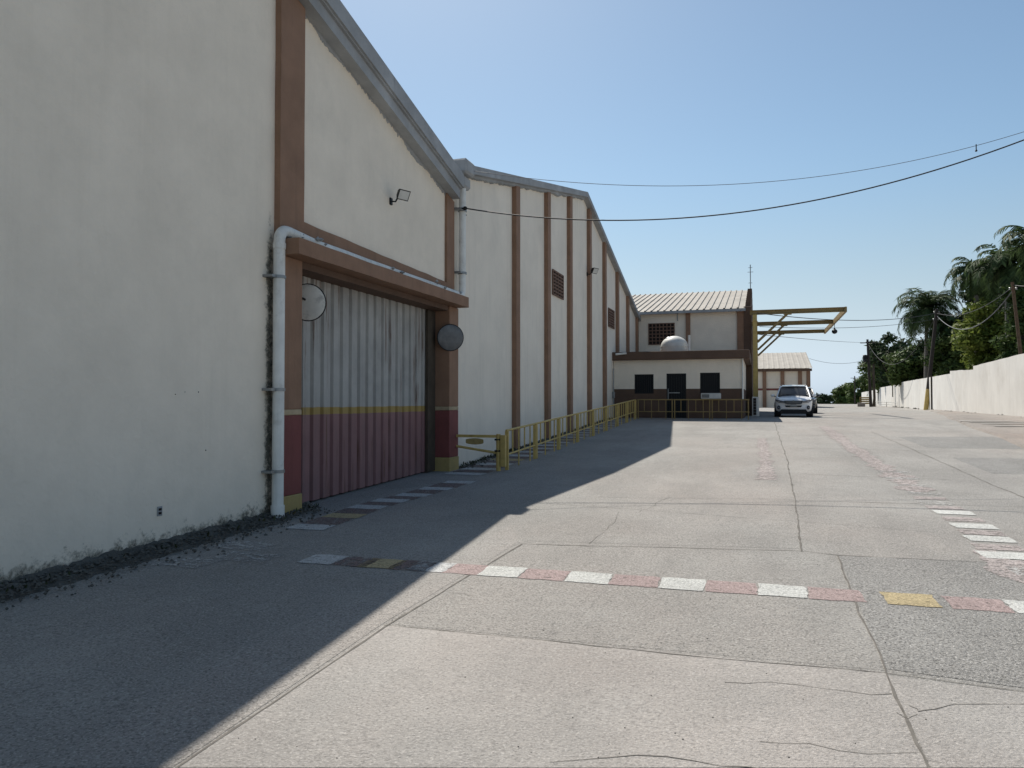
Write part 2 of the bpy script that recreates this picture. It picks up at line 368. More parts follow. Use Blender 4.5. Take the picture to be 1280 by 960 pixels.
JOINTS = [
    ([(651, 680), (1001, 689), (1048, 694), (1300, 707)], .03),
    ([(1002, 690), (994, 625), (984, 575), (972, 540), (968, 527)], .04), ([(1046, 695), (1076, 770), (1109, 843), (1165, 975)], .035),
    ([(480, 782), (640, 797), (860, 820), (1108, 842)], .018), ([(1110, 842), (1290, 868)], .018),
    ([(695, 630), (900, 645), (1100, 660), (1285, 676)], .014), ([(985, 625), (1280, 634)], .025),
    ([(1090, 540), (1200, 588), (1285, 624)], .035), ([(1030, 533), (1075, 565), (1130, 602)], .03),
    ([(760, 622), (985, 624)], .02), ([(860, 588), (984, 592), (1190, 600)], .02), ([(850, 558), (975, 560), (1100, 562), (1190, 565)], .025),
    ([(850, 543), (970, 544), (1080, 545)], .03)]
b = MB()
ribbon(b, [(165, 1000), (226, 957), (484, 782), (653, 680)], .022, jit=.005)
for pix, wd in JOINTS: ribbon(b, pix, wd * .6)
tag(build('slab_joint', b, M['crack']), kind='structure')
b = MB()
for pix in ([(690, 958), (760, 948), (832, 942), (900, 947), (965, 955), (1010, 962)], [(905, 852), (960, 853), (1030, 857), (1110, 862)],
            [(948, 924), (1010, 926), (1080, 934), (1140, 936)], [(1128, 885), (1150, 894), (1172, 889), (1230, 884), (1290, 880)],
            [(1150, 895), (1135, 900), (1118, 892)], [(745, 680), (752, 664), (770, 650), (778, 640)], [(800, 640), (822, 630), (840, 622)],
            [(1080, 586), (1100, 590), (1110, 596)], [(560, 742), (590, 746)]):
    ribbon(b, pix, .007, jit=.05)
tag(build('hairline_crack', b, M['crack']), kind='structure')
# painted blocks
def block(b, cx, cy, sx, sy, h=.0065, rot=0):
    c, s = math.cos(rot), math.sin(rot); m = 5; pts = []
    edge = [(-1 + 2 * i / m, -1) for i in range(m)] + [(1, -1 + 2 * i / m) for i in range(m)] + [(1 - 2 * i / m, 1) for i in range(m)] + [(-1, 1 - 2 * i / m) for i in range(m)]
    for u, v in edge:
        u = u * sx / 2 + random.uniform(-.012, .012); v = v * sy / 2 + random.uniform(-.012, .012)
        x = cx + u * c - v * s; y = cy + u * s + v * c; pts.append((x, y, zg(y) + h))
    b.add(pts, [tuple(range(len(pts)))])
A0, A1 = onG(628, 715), onG(978, 739)         # the crossing row: measured from its white blocks
dirv = (A1 - A0); dirv.z = 0; sp = dirv.length / 6.; rot = math.atan2(dirv.y, dirv.x); dirv.normalize()
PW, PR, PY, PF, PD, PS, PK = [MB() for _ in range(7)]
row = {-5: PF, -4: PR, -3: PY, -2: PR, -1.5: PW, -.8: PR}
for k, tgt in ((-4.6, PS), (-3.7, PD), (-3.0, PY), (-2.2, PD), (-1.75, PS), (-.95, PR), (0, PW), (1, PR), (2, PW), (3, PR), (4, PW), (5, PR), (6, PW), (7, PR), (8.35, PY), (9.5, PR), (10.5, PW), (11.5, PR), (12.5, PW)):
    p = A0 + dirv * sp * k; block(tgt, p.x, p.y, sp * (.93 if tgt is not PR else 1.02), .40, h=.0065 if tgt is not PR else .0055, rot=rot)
# the column on the right
for i, (px, py) in enumerate([(1155, 617), (1170, 629), (1192, 641), (1217, 658), (1237, 674), (1258, 695), (1300, 716)]):
    p = onG(px, py); block(PF if i < 2 or i > 5 else PW, p.x, p.y, .50, .36)
    if i < 6:
        q = onG(*[((px, py), (1170, 629), (1192, 641), (1217, 658), (1237, 674), (1258, 695), (1300, 716))[i + 1][k] * .5 + (px, py)[k] * .5 for k in (0, 1)])
        block(PK, q.x, q.y, .48, .34, h=.0055)
for (px, py) in ((1140, 607), (1128, 598), (1118, 590)): p = onG(px, py); block(PF, p.x, p.y, .6, .3)
# ladder in front of the sheet door, running on between railing and wall
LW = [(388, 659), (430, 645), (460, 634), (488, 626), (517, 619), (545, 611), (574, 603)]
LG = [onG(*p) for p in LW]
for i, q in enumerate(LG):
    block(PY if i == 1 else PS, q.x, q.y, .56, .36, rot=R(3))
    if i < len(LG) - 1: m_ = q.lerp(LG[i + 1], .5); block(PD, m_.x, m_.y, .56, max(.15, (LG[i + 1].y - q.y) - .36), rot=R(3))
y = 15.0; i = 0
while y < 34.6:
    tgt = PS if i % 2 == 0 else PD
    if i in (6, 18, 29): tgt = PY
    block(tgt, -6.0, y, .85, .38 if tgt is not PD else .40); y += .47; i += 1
for (x, y) in ((-5.9, 6.6), (-5.4, 7.0), (-5.8, 7.5)): block(PF, x, y, .7, .4)
# far cross lines and stripes by the right-hand path
q0, q1 = onG(985, 528), onG(1062, 528.6); b_ = PF; b_.add([lift(q0, .01), lift(q1, .01), lift(q1 + Vector((0, .22, 0)), .01), lift(q0 + Vector((0, .22, 0)), .01)], [(0, 1, 2, 3)])
for pix, wd in (([(1030, 533), (1060, 556), (1130, 602), (1150, 616)], .5), ([(952, 548), (957, 575), (958, 600)], .35), ([(1400, 742), (1270, 720), (1230, 688)], .4)): ribbon(PK, pix, wd, h=.006)
for m_, nm in ((PS, 'pshade'), (PK, 'ppink'), (PW, 'pwhite'), (PR, 'pred'), (PD, 'predshade'), (PY, 'pyellow'), (PF, 'pfaint')):
    tag(build('road_marking', m_, M[nm]), kind='structure')
# footpath along the right-hand wall, one low worn kerb
WP = Vector((11.3, 39.5, 0)); WD = Vector((math.sin(R(4.6)), math.cos(R(4.6)), 0))
def wallx(y): return WP.x + (y - WP.y) * WD.x / WD.y
fp = MB(); pts = [(1158, 513.2), (1180, 519), (1186, 524), (1200, 529), (1216, 536), (1245, 545), (1290, 566), (1340, 590)]
inner = [onG(*p) for p in pts]
for q in inner:
    fp.v += [(q.x, q.y, zg(q.y) + .0), (q.x + .06, q.y, zg(q.y) + .07), (q.x + .5, q.y, zg(q.y) + .08), (wallx(q.y), q.y, zg(q.y) + .09)]
for i in range(len(inner) - 1):
    for k in range(3): a = i * 4 + k; fp.f.append((a, a + 1, a + 5, a + 4))
fo = struct('footpath', fp, M['path']); fix_normals(fo)
fw = MB()
for (px, py) in ((1232, 529), (1246, 531), (1262, 533), (1280, 536)):
    q = onG(px, py); fw.add([(q.x - .9, q.y - .14, zg(q.y) + .10), (q.x + .9, q.y - .14, zg(q.y) + .10), (q.x + .9, q.y + .14, zg(q.y) + .10), (q.x - .9, q.y + .14, zg(q.y) + .10)], [(0, 1, 2, 3)])
tag(build('footpath_marking', fw, M['pwhite']), kind='structure')
# rubble and weeds along the foot of the left wall
b = MB(); off = 3
K = 160; yy0, yy1 = 1., 10.1; prof = []
for i in range(K + 1):
    y = yy0 + (yy1 - yy0) * i / K
    wd = .34 + .08 * noise.noise((y * 1.3, 0, 0)) + .08 * noise.noise((y * 6, 2, 0))
    if y > 9: wd *= max(.15, 1 - (y - 9) / 1.6)
    for k in range(7):
        u = k / 6; x = XW + .01 + wd * u
        h = (.10 * (1 - u) ** 1.3 + .05 * noise.noise((x * 9, y * 9, 1)) * (1 - u) + .02 * noise.noise((x * 30, y * 30, 1)) * (1 - u * .5)) if k < 6 else -.01
        b.v.append((x, y, zg(y) + max(h, -.01) + (.006 if k < 6 else 0)))
for i in range(K):
    for k in range(6): a = i * 7 + k; b.f.append((a, a + 1, a + 8, a + 7))
def stone(b, x, y, z, s):
    vs = []; 
    for dx, dy, dz in ((1, 0, 0), (-1, 0, 0), (0, 1, 0), (0, -1, 0), (0, 0, 1), (0, 0, -1)):
        vs.append((x + dx * s * random.uniform(.6, 1.3), y + dy * s * random.uniform(.6, 1.3), z + dz * s * random.uniform(.4, .9)))
    b.add(vs, [(0, 2, 4), (2, 1, 4), (1, 3, 4), (3, 0, 4), (2, 0, 5), (1, 2, 5), (3, 1, 5), (0, 3, 5)])
for i in range(2600):
    y = random.uniform(1.2, 10.); u = abs(random.gauss(0, .42)); stone(b, XW + .02 + u * .62, y, zg(y) + .09 * max(0, 1 - u) + .005, random.uniform(.006, .03))
for i in range(900):
    y = random.uniform(15.9, 34.6); stone(b, XW + .02 + abs(random.gauss(0, .16)), y, zg(y) + .02, random.uniform(.01, .05))
tag(build('gravel_strip', b, M['gravel']), kind='stuff', label='dark rubble and grit along the foot of the cream wall')
b = MB()
for i in range(700):
    s = random.random(); y = random.choice([random.uniform(3, 10), random.uniform(15.9, 20), random.uniform(8.6, 10.1), random.uniform(16, 34)])
    x = XW + .03 + abs(random.gauss(0, .12)); a = random.uniform(0, 6.28); l = random.uniform(.03, .11); t = random.uniform(.2, 1.2)
    d = Vector((math.cos(a) * math.cos(t), math.sin(a) * math.cos(t), math.sin(t))) * l; s_ = Vector((-math.sin(a), math.cos(a), 0)) * .008; p = Vector((x, y, zg(y) + .03))
    b.add([p - s_, p + s_, p + d * .6 + s_ * 1.5, p + d, p + d * .6 - s_ * 1.5], [(0, 1, 2, 3, 4)])
tag(build('weeds', b, LEAF['weed']), kind='stuff', label='sparse low weeds rooted at the foot of the warehouse walls')
b = MB()
for i in range(260):
    px = random.uniform(60, 1270); py = random.uniform(560, 955); p = onG(px, py)
    if p.x < XW + .6: continue
    stone(b, p.x, p.y, zg(p.y) + .004, random.uniform(.0015, .006))
tag(build('grit', b, M['gravel']), kind='stuff', label='loose grit scattered over the concrete yard')

# ------------------------------------------------------------ warehouse with the sheet door (near)
def wavy_strip(b, x0, x1, y0, y1, z0, ztop, seg=.5, j=.008):
    """upright strip standing proud of a wall, its edges slightly uneven; ztop(y) may slope"""
    H = max(ztop(y0), ztop(y1)) - z0; m = max(2, int(H / seg)); n0 = len(b.v); sd = random.random() * 50
    for i in range(m + 1):
        u = i / m; ja = noise.noise((sd, i * .7, 0)) * j; jb = noise.noise((sd + 9, i * .7, 0)) * j
        ya, yb = y0 + ja, y1 + jb
        za = z0 + (ztop(y0) - z0) * u; zb = z0 + (ztop(y1) - z0) * u
        b.v += [(x0, ya, za), (x1, ya, za), (x1, yb, zb), (x0, yb, zb)]
    for i in range(m):
        a = n0 + i * 4
        for k in range(4): b.f.append((a + k, a + (k + 1) % 4, a + 4 + (k + 1) % 4, a + 4 + k))
    b.f += [(n0 + 3, n0 + 2, n0 + 1, n0), (n0 + m * 4, n0 + m * 4 + 1, n0 + m * 4 + 2, n0 + m * 4 + 3)]
XF = XW + .33                                            # outer face of the near cornice
pa, pb = onX(430, 0, XF), onX(560, 190, XF)
slA = (pa.z - pb.z) / (pb.y - pa.y) * .92
YA1 = 15.95; zEA = pb.z - slA * (YA1 - pb.y)             # eave end of the near gable
YPK = 1.6; YA0 = 2 * YPK - YA1
def roofA(y): return zEA + slA * (YA1 - y) if y >= YPK else zEA + slA * (y - YA0)
wa = thing('warehouse', 'near cream gabled warehouse with grey coping and a corrugated door under a brown canopy', 'warehouse', (XW, 9, zg(9)))
XP = XW + .15                                            # front of the door pillars
P1a, P1b = onX(353, 560, XP).y, onX(377, 560, XP).y
P2a, P2b = onX(562, 500, XP).y, onX(573, 500, XP).y
zBeam = onX(379, 279, XW).z                              # top of the brown lintel
zCanT, zCanB = onX(372, 296, XW + .42).z, onX(372, 316, XW + .42).z
XD = XW - .32                                            # sheet door plane
zDoorT = onX(377, 342, XD).z
b = MB()
ext = .62
b.prismX([(YA0 + .02, -1), (P1a, -1), (P1a, roofA(P1a) - .3), (YPK, roofA(YPK) - .3), (YA0 + .02, roofA(YA0) - .3)], XW - .3, XW)
b.prismX([(P1a, zDoorT - .02), (YA1, zDoorT - .02), (YA1, roofA(YA1) - .3), (P1a, roofA(P1a) - .3)], XW - .3, XW)
b.box(XW - .3, XW, P2b - .02, YA1, -1, zDoorT - .02)
wallA = build('wall', b, M['cream'], wa)
b = MB(); b.box(-38, XW - .3, YA0, YA0 + .25, -1, roofA(YA0) - .1); b.box(-38, XW - .3, YA1 - .25, YA1 - .01, -1, roofA(YA1) - .1)
b.prismX([(YA0, -1), (YA1, -1), (YA1, roofA(YA1) - .3), (YPK, roofA(YPK) - .3), (YA0, roofA(YA0) - .3)], -38.3, -38)
build('rear_wall', b, M['cream'], wa)
b = MB(); b.prismX([(YA0 - .3, roofA(YA0) - .2), (YA0 - .3, roofA(YA0) - .06), (YPK, roofA(YPK) - .06), (YA1 + .05, roofA(YA1) - .06), (YA1 + .05, roofA(YA1) - .2), (YPK, roofA(YPK) - .2)], -38.3, XW - .02)
build('roof', b, M['roofg'], wa)
# cornice: upper drip slab, recessed band, ragged lower edge
def cornice(b, roof, ys, t0, t1, x0, x1, ragged=0):
    n0 = len(b.v)
    for y in ys:
        r = roof(y); rg = ragged * (1.3 * max(0, noise.noise((y * .9, 3, 0))) + .5 * abs(noise.noise((y * 7, 1, 0))) + .5 * abs(noise.noise((y * 23, 1, 0)))) if ragged else 0
        b.v += [(x0, y, r - t1 - rg), (x1, y, r - t1 - rg), (x1, y, r - t0), (x0, y, r - t0)]
    for i in range(len(ys) - 1):
        a = n0 + i * 4
        for k in range(4): b.f.append((a + k, a + 4 + k, a + 4 + (k + 1) % 4, a + (k + 1) % 4))
    m = n0 + (len(ys) - 1) * 4; b.f += [(n0, n0 + 1, n0 + 2, n0 + 3), (m + 3, m + 2, m + 1, m)]
def lin(a, c, m): return [a + (c - a) * i / m for i in range(m + 1)]
ysA = lin(YA0, YPK, 10) + lin(YPK, YA1 - .25, 600)[1:]
b = MB(); cornice(b, roofA, ysA, 0, .30, XW - .1, XF); cornice(b, lambda y: roofA(y) - .302, ysA, 0, .03, XW - .1, XW + .29)
cornice(b, lambda y: roofA(y) - .334, ysA, 0, .21, XW - .1, XW + .24)
for y in lin(YPK, YA1 - 1, 5)[1:-1]: b.add([(XF + .004, y, roofA(y) - .01), (XF + .004, y + .03, roofA(y) - .015), (XF + .004, y + .05, roofA(y) - .3), (XF + .004, y + .02, roofA(y) - .3)], [(0, 1, 2, 3)])
build('cornice', b, M['concrete'], wa)
b = MB(); cornice(b, lambda y: roofA(y) - .54, ysA, -.01, .0, XW - .05, XW + .012, ragged=.17)
build('cement_patch', b, M['concrete'], wa)
# pilasters of the near wall, lintel
b = MB(); u0, u1 = onX(351, 140, XW + .1).y, onX(381, 140, XW + .1).y
wavy_strip(b, XW - .05, XW + .10, u0, u1, zCanT, lambda y: roofA(y) - .56); build('pilaster', b, M['brown'], wa)
b = MB(); u2, u3 = onX(559, 300, XW + .06).y, onX(568, 300, XW + .06).y
wavy_strip(b, XW - .05, XW + .06, u2, min(u3, YA1 - .02), zCanT, lambda y: roofA(y) - .56); build('pilaster', b, M['brown'], wa)
b = MB(); m = 40; n0 = 0
for i in range(m + 1):
    y = u1 + (u2 - u1) * i / m; j = noise.noise((y * 1.5, 0, 0)) * .015
    b.v += [(XW - .02, y, zCanT - .1), (XW + .06, y, zCanT - .1), (XW + .06, y, zBeam + j - .10 * i / m), (XW - .02, y, zBeam + j - .10 * i / m)]
for i in range(m):
    for k in range(4): b.f.append((i * 4 + k, i * 4 + (k + 1) % 4, i * 4 + 4 + (k + 1) % 4, i * 4 + 4 + k))
fix_normals(build('lintel', b, M['brown'], wa))
# canopy
yC0, yC1 = P1a - .02, onX(586, 387, XW + .42).y
b = MB(); m = 30
for i in range(m + 1):
    y = yC0 + (yC1 - yC0) * i / m; j = noise.noise((y * 1.2, 8, 0)) * .012; k_ = noise.noise((y * 1.4, 18, 0)) * .012
    b.v += [(XD + .1, y, zCanB + k_), (XW + .42, y, zCanB + k_), (XW + .42, y, zCanT + j), (XD + .1, y, zCanT + j)]
for i in range(m):
    for k in range(4): b.f.append((i * 4 + k, i * 4 + (k + 1) % 4, i * 4 + 4 + (k + 1) % 4, i * 4 + 4 + k))
b.f += [(0, 1, 2, 3), (m * 4 + 3, m * 4 + 2, m * 4 + 1, m * 4)]
fix_normals(build('canopy', b, M['brown'], wa))
b = MB(); b.box(XD + .02, XW + .12, P1b, P2a, zDoorT - .05, zCanB - .005); build('head_beam', b, M['brown2'], wa)
# pillars with painted bands
def pillar(ya, yb, top):
    zb = zg((ya + yb) / 2); zs = [(zb - .2, zb + .30, 'ochre', .012), (zb + .30, 1.66, 'maroon', 0), (1.66, 1.745, 'paleband', .002), (1.745, top, 'brown', 0)]
    p = None
    for z0, z1, mt, pr in zs:
        q = MB(); q.cbox(XD - .05, XP + pr, ya - pr, yb + pr, z0, z1, .012)
        if mt == 'ochre': o = build('pillar_base', q, M[mt], wa)
        elif mt == 'brown': o = build('pillar', q, M[mt], wa)
        else: o = build('painted_band' if mt == 'paleband' else 'pillar', q, M[mt], wa)
pillar(P1a, P1b, zCanB - .004); pillar(P2a, P2b, zCanB - .004)
# corrugated door
b = MB(); per = .30; prof = [(0, 0), (.035, 0), (.06, .06), (.27, .05), (.29, 0)]; pts = []
y = P1b - .02
while y < P2a + .3:
    for dy, dx in prof: pts.append((XD + dx, y + dy))
    y += per
zs = [zg(P1b) - .1, .9, 1.64, 1.76, 2.4, 3.2, zDoorT + .05]
for z in zs:
    for (x, y) in pts: b.v.append((x, y, z if z > .5 else zg(y) + .03))
n = len(pts)
for j in range(len(zs) - 1):
    for i in range(n - 1): b.f.append((j * n + i, j * n + i + 1, (j + 1) * n + i + 1, (j + 1) * n + i))
dm = mat('painted_sheet_steel_door', (.26, .285, .3), .6, var=.3, scale=2., streak=.5, streak_col=(.12, .105, .1), bump=.15, bscale=15, stain=.25, stain_col=(.12, .1, .09),
         rust=.95, bands=[(9, (.29, .315, .325)), (1.765, (.42, .27, .06)), (1.65, (.235, .09, .125))][:1], spec=.35)
def door_material():
    m = mat('sliding_sheet_door', (.27, .29, .30), .6, var=.5, scale=2., streak=.5, streak_col=(.12, .105, .1), bump=.15, bscale=15, stain=.25, stain_col=(.12, .1, .09), rust=.95,
            bands=[(9, (.285, .145, .145)), (1.645, (.42, .29, .08)), (1.765, (.46, .445, .415))], spec=.35)
    return m
dr = build('sliding_door', b, door_material(), wa)
b = MB(); b.box(XD - .06, XD - .02, P1b - .2, P2a + .3, zg(P1b) - .2, zDoorT + .1); build('door_backing', b, M['hole'], wa)
b = MB(); b.box(XD + .07, XD + .13, P2a - .40, P2a - .012, zg(P2a) + .02, zDoorT - .06); build('gap_shade_strip', b, M['bark2'], wa)  # dark strip standing in for the shaded gap beside the right pillar
# downpipes
def arc(c, a, bb, r, n=8):   # quarter bend from direction a to bb
    return [Vector(c) + Vector(a) * r * math.cos(t * math.pi / 2 / n) + Vector(bb) * r * math.sin(t * math.pi / 2 / n) for t in range(n + 1)]
ypl = onX(347.5, 450, XW + .13).y; xpl = XW + .14; rp = .083
zel = onX(347.5, 300, XW + .14).z
b = MB(); pth = [Vector((xpl, ypl, zg(ypl) + .12)), Vector((xpl, ypl, 2.2)), Vector((xpl, ypl, zel - .03))]
pth += arc((xpl, ypl + .16, zel), (0, -1, 0), (0, 0, 1), .16)[1:] ; pth += [Vector((xpl, ypl + .30, zCanT + .03))]
zel2 = pth[-2].z
pth[-1] = Vector((xpl, ypl + .26, zel2))
b.tube(pth, rp, 16); pipeA = build('downpipe', b, M['pvc'], wa, smooth=50)
b = MB()
b.tube([(xpl, ypl, zel - .12), (xpl, ypl, zel - .04)], rp + .010, 16); build('pipe_socket', b, M['pvc'], pipeA, smooth=50); b = MB()
b.tube([(xpl, ypl, zg(ypl) - .05), (xpl, ypl, zg(ypl) + .2)], rp + .015, 16)
build('pipe_socket', b, M['pvc'], pipeA, smooth=50)
for py in (346, 487, 589):
    z = onX(347, py, xpl).z; b = MB(); b.tube([(xpl, ypl, z - .022), (xpl, ypl, z + .022)], rp + .014, 16); b.box(XW - .01, xpl + .02, ypl - .19, ypl - .07, z - .018, z + .018)
    build('pipe_clamp', b, M['steel'], pipeA, smooth=50)
def sheet(pts, m, nm, par):
    b = MB(); b.add(pts, [(0, 1, 2, 3)]); return build(nm, b, m, par)
def mould(name, kind, y0=0., col=(.17, .16, .13), k=.34, spread=.34):
    """grown dirt: thick where the wall stays wet (by the pipe, at the foot, under the coping), breaking up away from it"""
    m = bpy.data.materials.new(name); m.use_nodes = True; t = m.node_tree; N = t.nodes; L = t.links; b = N['Principled BSDF']; out = N['Material Output']
    b.inputs['Base Color'].default_value = (*col, 1); b.inputs['Roughness'].default_value = .95; b.inputs['Specular IOR Level'].default_value = .1
    g = N.new('ShaderNodeNewGeometry'); sx = N.new('ShaderNodeSeparateXYZ'); L.new(g.outputs['Position'], sx.inputs[0])
    def mth(op, a, c=None, d=None):
        q = N.new('ShaderNodeMath'); q.operation = op
        for i, v in enumerate((a, c, d)):
            if v is None: continue
            if isinstance(v, (int, float)): q.inputs[i].default_value = v
            else: L.new(v, q.inputs[i])
        return q.outputs[0]
    if kind == 'pipe':
        d = mth('DIVIDE', mth('ABSOLUTE', mth('SUBTRACT', sx.outputs[1], y0)), spread)
        d = mth('ADD', d, mth('MAXIMUM', 0., mth('MULTIPLY', mth('SUBTRACT', sx.outputs[2], 3.9), 1.1)))
    else:
        h = mth('SUBTRACT', sx.outputs[2], mth('MULTIPLY', sx.outputs[1], .0205)); d = mth('DIVIDE', mth('SUBTRACT', h, .02), spread)
    n = N.new('ShaderNodeTexNoise'); n.inputs['Scale'].default_value = 7; n.inputs['Detail'].default_value = 9; n.inputs['Roughness'].default_value = .78; L.new(g.outputs['Position'], n.inputs['Vector'])
    r = N.new('ShaderNodeMapRange'); r.inputs['From Min'].default_value = .50; r.inputs['From Max'].default_value = .72; r.inputs['To Min'].default_value = .15
    L.new(mth('MULTIPLY_ADD', d, k, n.outputs['Fac']), r.inputs['Value'])
    tr = N.new('ShaderNodeBsdfTransparent'); mx = N.new('ShaderNodeMixShader'); L.new(r.outputs[0], mx.inputs[0]); L.new(b.outputs[0], mx.inputs[1]); L.new(tr.outputs[0], mx.inputs[2]); L.new(mx.outputs[0], out.inputs[0])
    return m
sheet([(XW + .003, ypl - .6, .1), (XW + .003, ypl + .14, .1), (XW + .003, ypl + .14, 5.2), (XW + .003, ypl - .6, 5.2)], mould('pipe_side_mould', 'pipe', ypl - .03, spread=.15), 'mould_stain', wa)
sheet([(XW + .005, 1., -.1), (XW + .005, ypl + .1, .0), (XW + .005, ypl + .1, .95), (XW + .005, 1., .85)], mould('wall_foot_mould', 'foot', spread=.30), 'mould_stain', wa)
# pipe lying on the canopy, then up to the box gutter
ypr = onX(574, 290, XW + .17).y; ypr = max(ypr, YA1 + .10)
b = MB(); P = []
for i in range(26):
    u = i / 25; y = ypl + .26 + (ypr - .14 - ypl - .26) * u
    P.append((XW + .15, y, zCanT + .075 + (zel2 - zCanT - .075) * max(0, 1 - u * 9) + noise.noise((y * .8, 4, 0)) * .012))
P += [tuple(v) for v in arc((XW + .15, ypr - .14, zCanT + .075 + .14), (0, 0, -1), (0, 1, 0), .14)[1:]]
b.tube(P, .078, 14); pipeC = build('canopy_pipe', b, M['pvc'], wa, smooth=50)
zgut = onX(574, 205, XW + .2).z
b = MB(); b.tube([(XW + .15, ypr, zCanT + .2), (XW + .15, ypr, 5.6), (XW + .15, ypr, zgut)], .082, 16); pipeB = build('downpipe', b, M['pvc'], wa, smooth=50)
for py in (261, 340):
    z = onX(574, py, XW + .15).z; b = MB(); b.tube([(XW + .15, ypr, z - .025), (XW + .15, ypr, z + .025)], .105, 16); b.box(XW - .05, XW + .2, ypr - .22, ypr - .09, z - .02, z + .02)
    build('pipe_clamp', b, M['steel'], pipeB, smooth=50)
# cement clots on the canopy pipe
for i in range(22):
    b = MB(); y = random.choice([random.uniform(P1a, P1b + .6), random.uniform(P2a - 1, P2b), random.uniform(P1b, P2b)]); s = random.uniform(.015, .04)
    stone(b, XW + .16 + random.uniform(.02, .1), y, zCanT + random.uniform(.02, .17), s * 1.7)
    build('mortar_lump', b, M['concrete'], pipeC)
# end block where both gables meet: concrete gutter box
zt = onX(566, 183, XF + .03).z
b = MB(); b.cbox(XW - .2, XF + .06, YA1 - .22, YA1 + .30, zt - .34, zt, .05); b.cbox(XW - .2, XF - .06, YA1 - .12, YA1 + .34, zt - .62, zt - .335, .05); b.box(XW - 30, XW - .2, YA1 - .02, YA1 + .3, zt - .6, zt - .5)
build('gutter_box', b, M['concrete'], wa)
# small things in the left wall
pv = onX(199, 639, XW); b = MB(); b.box(XW - .01, XW + .012, pv.y - .035, pv.y + .035, pv.z - .055, pv.z + .055); vb = build('wall_vent', b, M['concrete'], wa)
b = MB()
for dz in (-.022, .022): b.box(XW, XW + .016, pv.y - .022, pv.y + .022, pv.z + dz - .014, pv.z + dz + .014)
build('vent_slot', b, M['hole'], vb)
for px, py, s in ((248, 490, .012), (219, 493, .014), (257, 563, .014), (231, 490, .008)):
    b = MB(); q = onX(px, py, XW); stone(b, XW + .002, q.y, q.z, s); build('bolt_hole', b, M['hole'], wa)

# ------------------------------------------------------------ long gabled warehouse with brown pilasters
XG = XW + .22
e0, pk, e1 = onX(592, 207, XG), onX(735, 240, XG), onX(796.5, 386, XG)
YB0, YB1 = YA1 + .02, 43.0
def roofB(y):
    if y <= pk.y: return pk.z + (e0.z - pk.z) * (pk.y - y) / (pk.y - e0.y)
    return pk.z + (e1.z - pk.z) * (y - pk.y) / (e1.y - pk.y)
wb = thing('warehouse', 'long cream gabled warehouse with eight brown pilasters beyond the sheet door', 'warehouse', (XW, 30, zg(30)))
b = MB(); b.prismX([(YB0, -1), (YB1, -1), (YB1, roofB(YB1) - .2), (pk.y, pk.z - .2), (YB0, roofB(YB0) - .2)], XW - .3, XW - .004)
build('wall', b, M['cream2'], wb)
b = MB(); b.box(-38, XW - .3, YB0 + .01, YB0 + .25, -1, roofB(YB0) - .2); b.box(-38, XW - .3, YB1 - .25, YB1, -1, roofB(YB1) - .2)
b.prismX([(YB0, -1), (YB1, -1), (YB1, roofB(YB1) - .3), (pk.y, pk.z - .3), (YB0, roofB(YB0) - .3)], -38.3, -38)
build('rear_wall', b, M['cream2'], wb)
b = MB(); b.prismX([(YB0 + .35, roofB(YB0 + .35) - .16), (YB0 + .35, roofB(YB0 + .35) - .045), (pk.y, pk.z - .045), (YB1 + .35, roofB(YB1 + .35) - .045), (YB1 + .35, roofB(YB1 + .35) - .16), (pk.y, pk.z - .16)], -38.3, XG - .05)
build('roof', b, M['roofg'], wb)
ysB = lin(YB0 + .33, pk.y, 160) + lin(pk.y, YB1 + .3, 60)[1:]
b = MB(); cornice(b, roofB, ysB, 0, .2, XW - .1, XG); build('cornice', b, M['concrete'], wb)
ysB2 = lin(YB0 + .33, pk.y, 500)
b = MB(); cornice(b, lambda y: roofB(y) - .2, ysB2, -.01, .05, XW - .1, XW + .10, ragged=.12); build('cement_patch', b, M['concrete'], wb)
PIL = [645, 684.5, 712.5, 737, 756, 772, 785, 796.5]
YP = []
for k, px in enumerate(PIL):
    yc = onX(px, 480, XW + .06).y; YP.append(yc); wd = .36
    b = MB(); wavy_strip(b, XW - .02, XW + .13, yc - wd / 2, min(yc + wd / 2, YB1 - .01), zg(yc) - .1, lambda y: roofB(y) - (.2 if k > 3 else .27), j=.012)
    build('pilaster', b, M['brown'], wb)
def lattice(root, X, y0, y1, z0, z1, nc, nr, axis='X'):
    """pierced brick vent: dark recess with a grid of brick ribs"""
    def bx(b, a0, a1, c0, c1, d0, d1):
        if axis == 'X': b.box(X + d0, X + d1, a0, a1, c0, c1)
        else: b.box(a0, a1, X - d1, X - d0, c0, c1)
    b = MB(); bx(b, y0, y1, z0, z1, .004, .012); v = build('brick_vent', b, M['hole'], root)
    b = MB(); t = .05
    for i in range(nc + 1): c = y0 + (y1 - y0) * i / nc; bx(b, c - t / 2, c + t / 2, z0 - t / 2, z1 + t / 2, .013, .05)
    for j in range(nr + 1):
        z = z0 + (z1 - z0) * j / nr
        for i in range(nc): c0 = y0 + (y1 - y0) * i / nc + t / 2; c1 = y0 + (y1 - y0) * (i + 1) / nc - t / 2; bx(b, c0, c1, z - t / 2, z + t / 2, .013, .046)
    build('brick_rib', b, M['brick'], v)
a, c = onX(690, 339, XW), onX(703, 374, XW); lattice(wb, XW, a.y, c.y, c.z, onX(696, 341, XW).z, 4, 7)
a, c = onX(760, 386, XW), onX(767, 411, XW); lattice(wb, XW, a.y, c.y, c.z, onX(763, 387, XW).z, 4, 7)
yq = onX(767, 490, XW + .06).y
b = MB(); b.tube([(XW + .06, yq, zg(yq) + .05), (XW + .06, yq, zat(460, 35))], .03, 8); b.cbox(XW, XW + .12, yq - .08, yq + .08, 2.0, 2.3); build('conduit', b, M['steel'], wb)

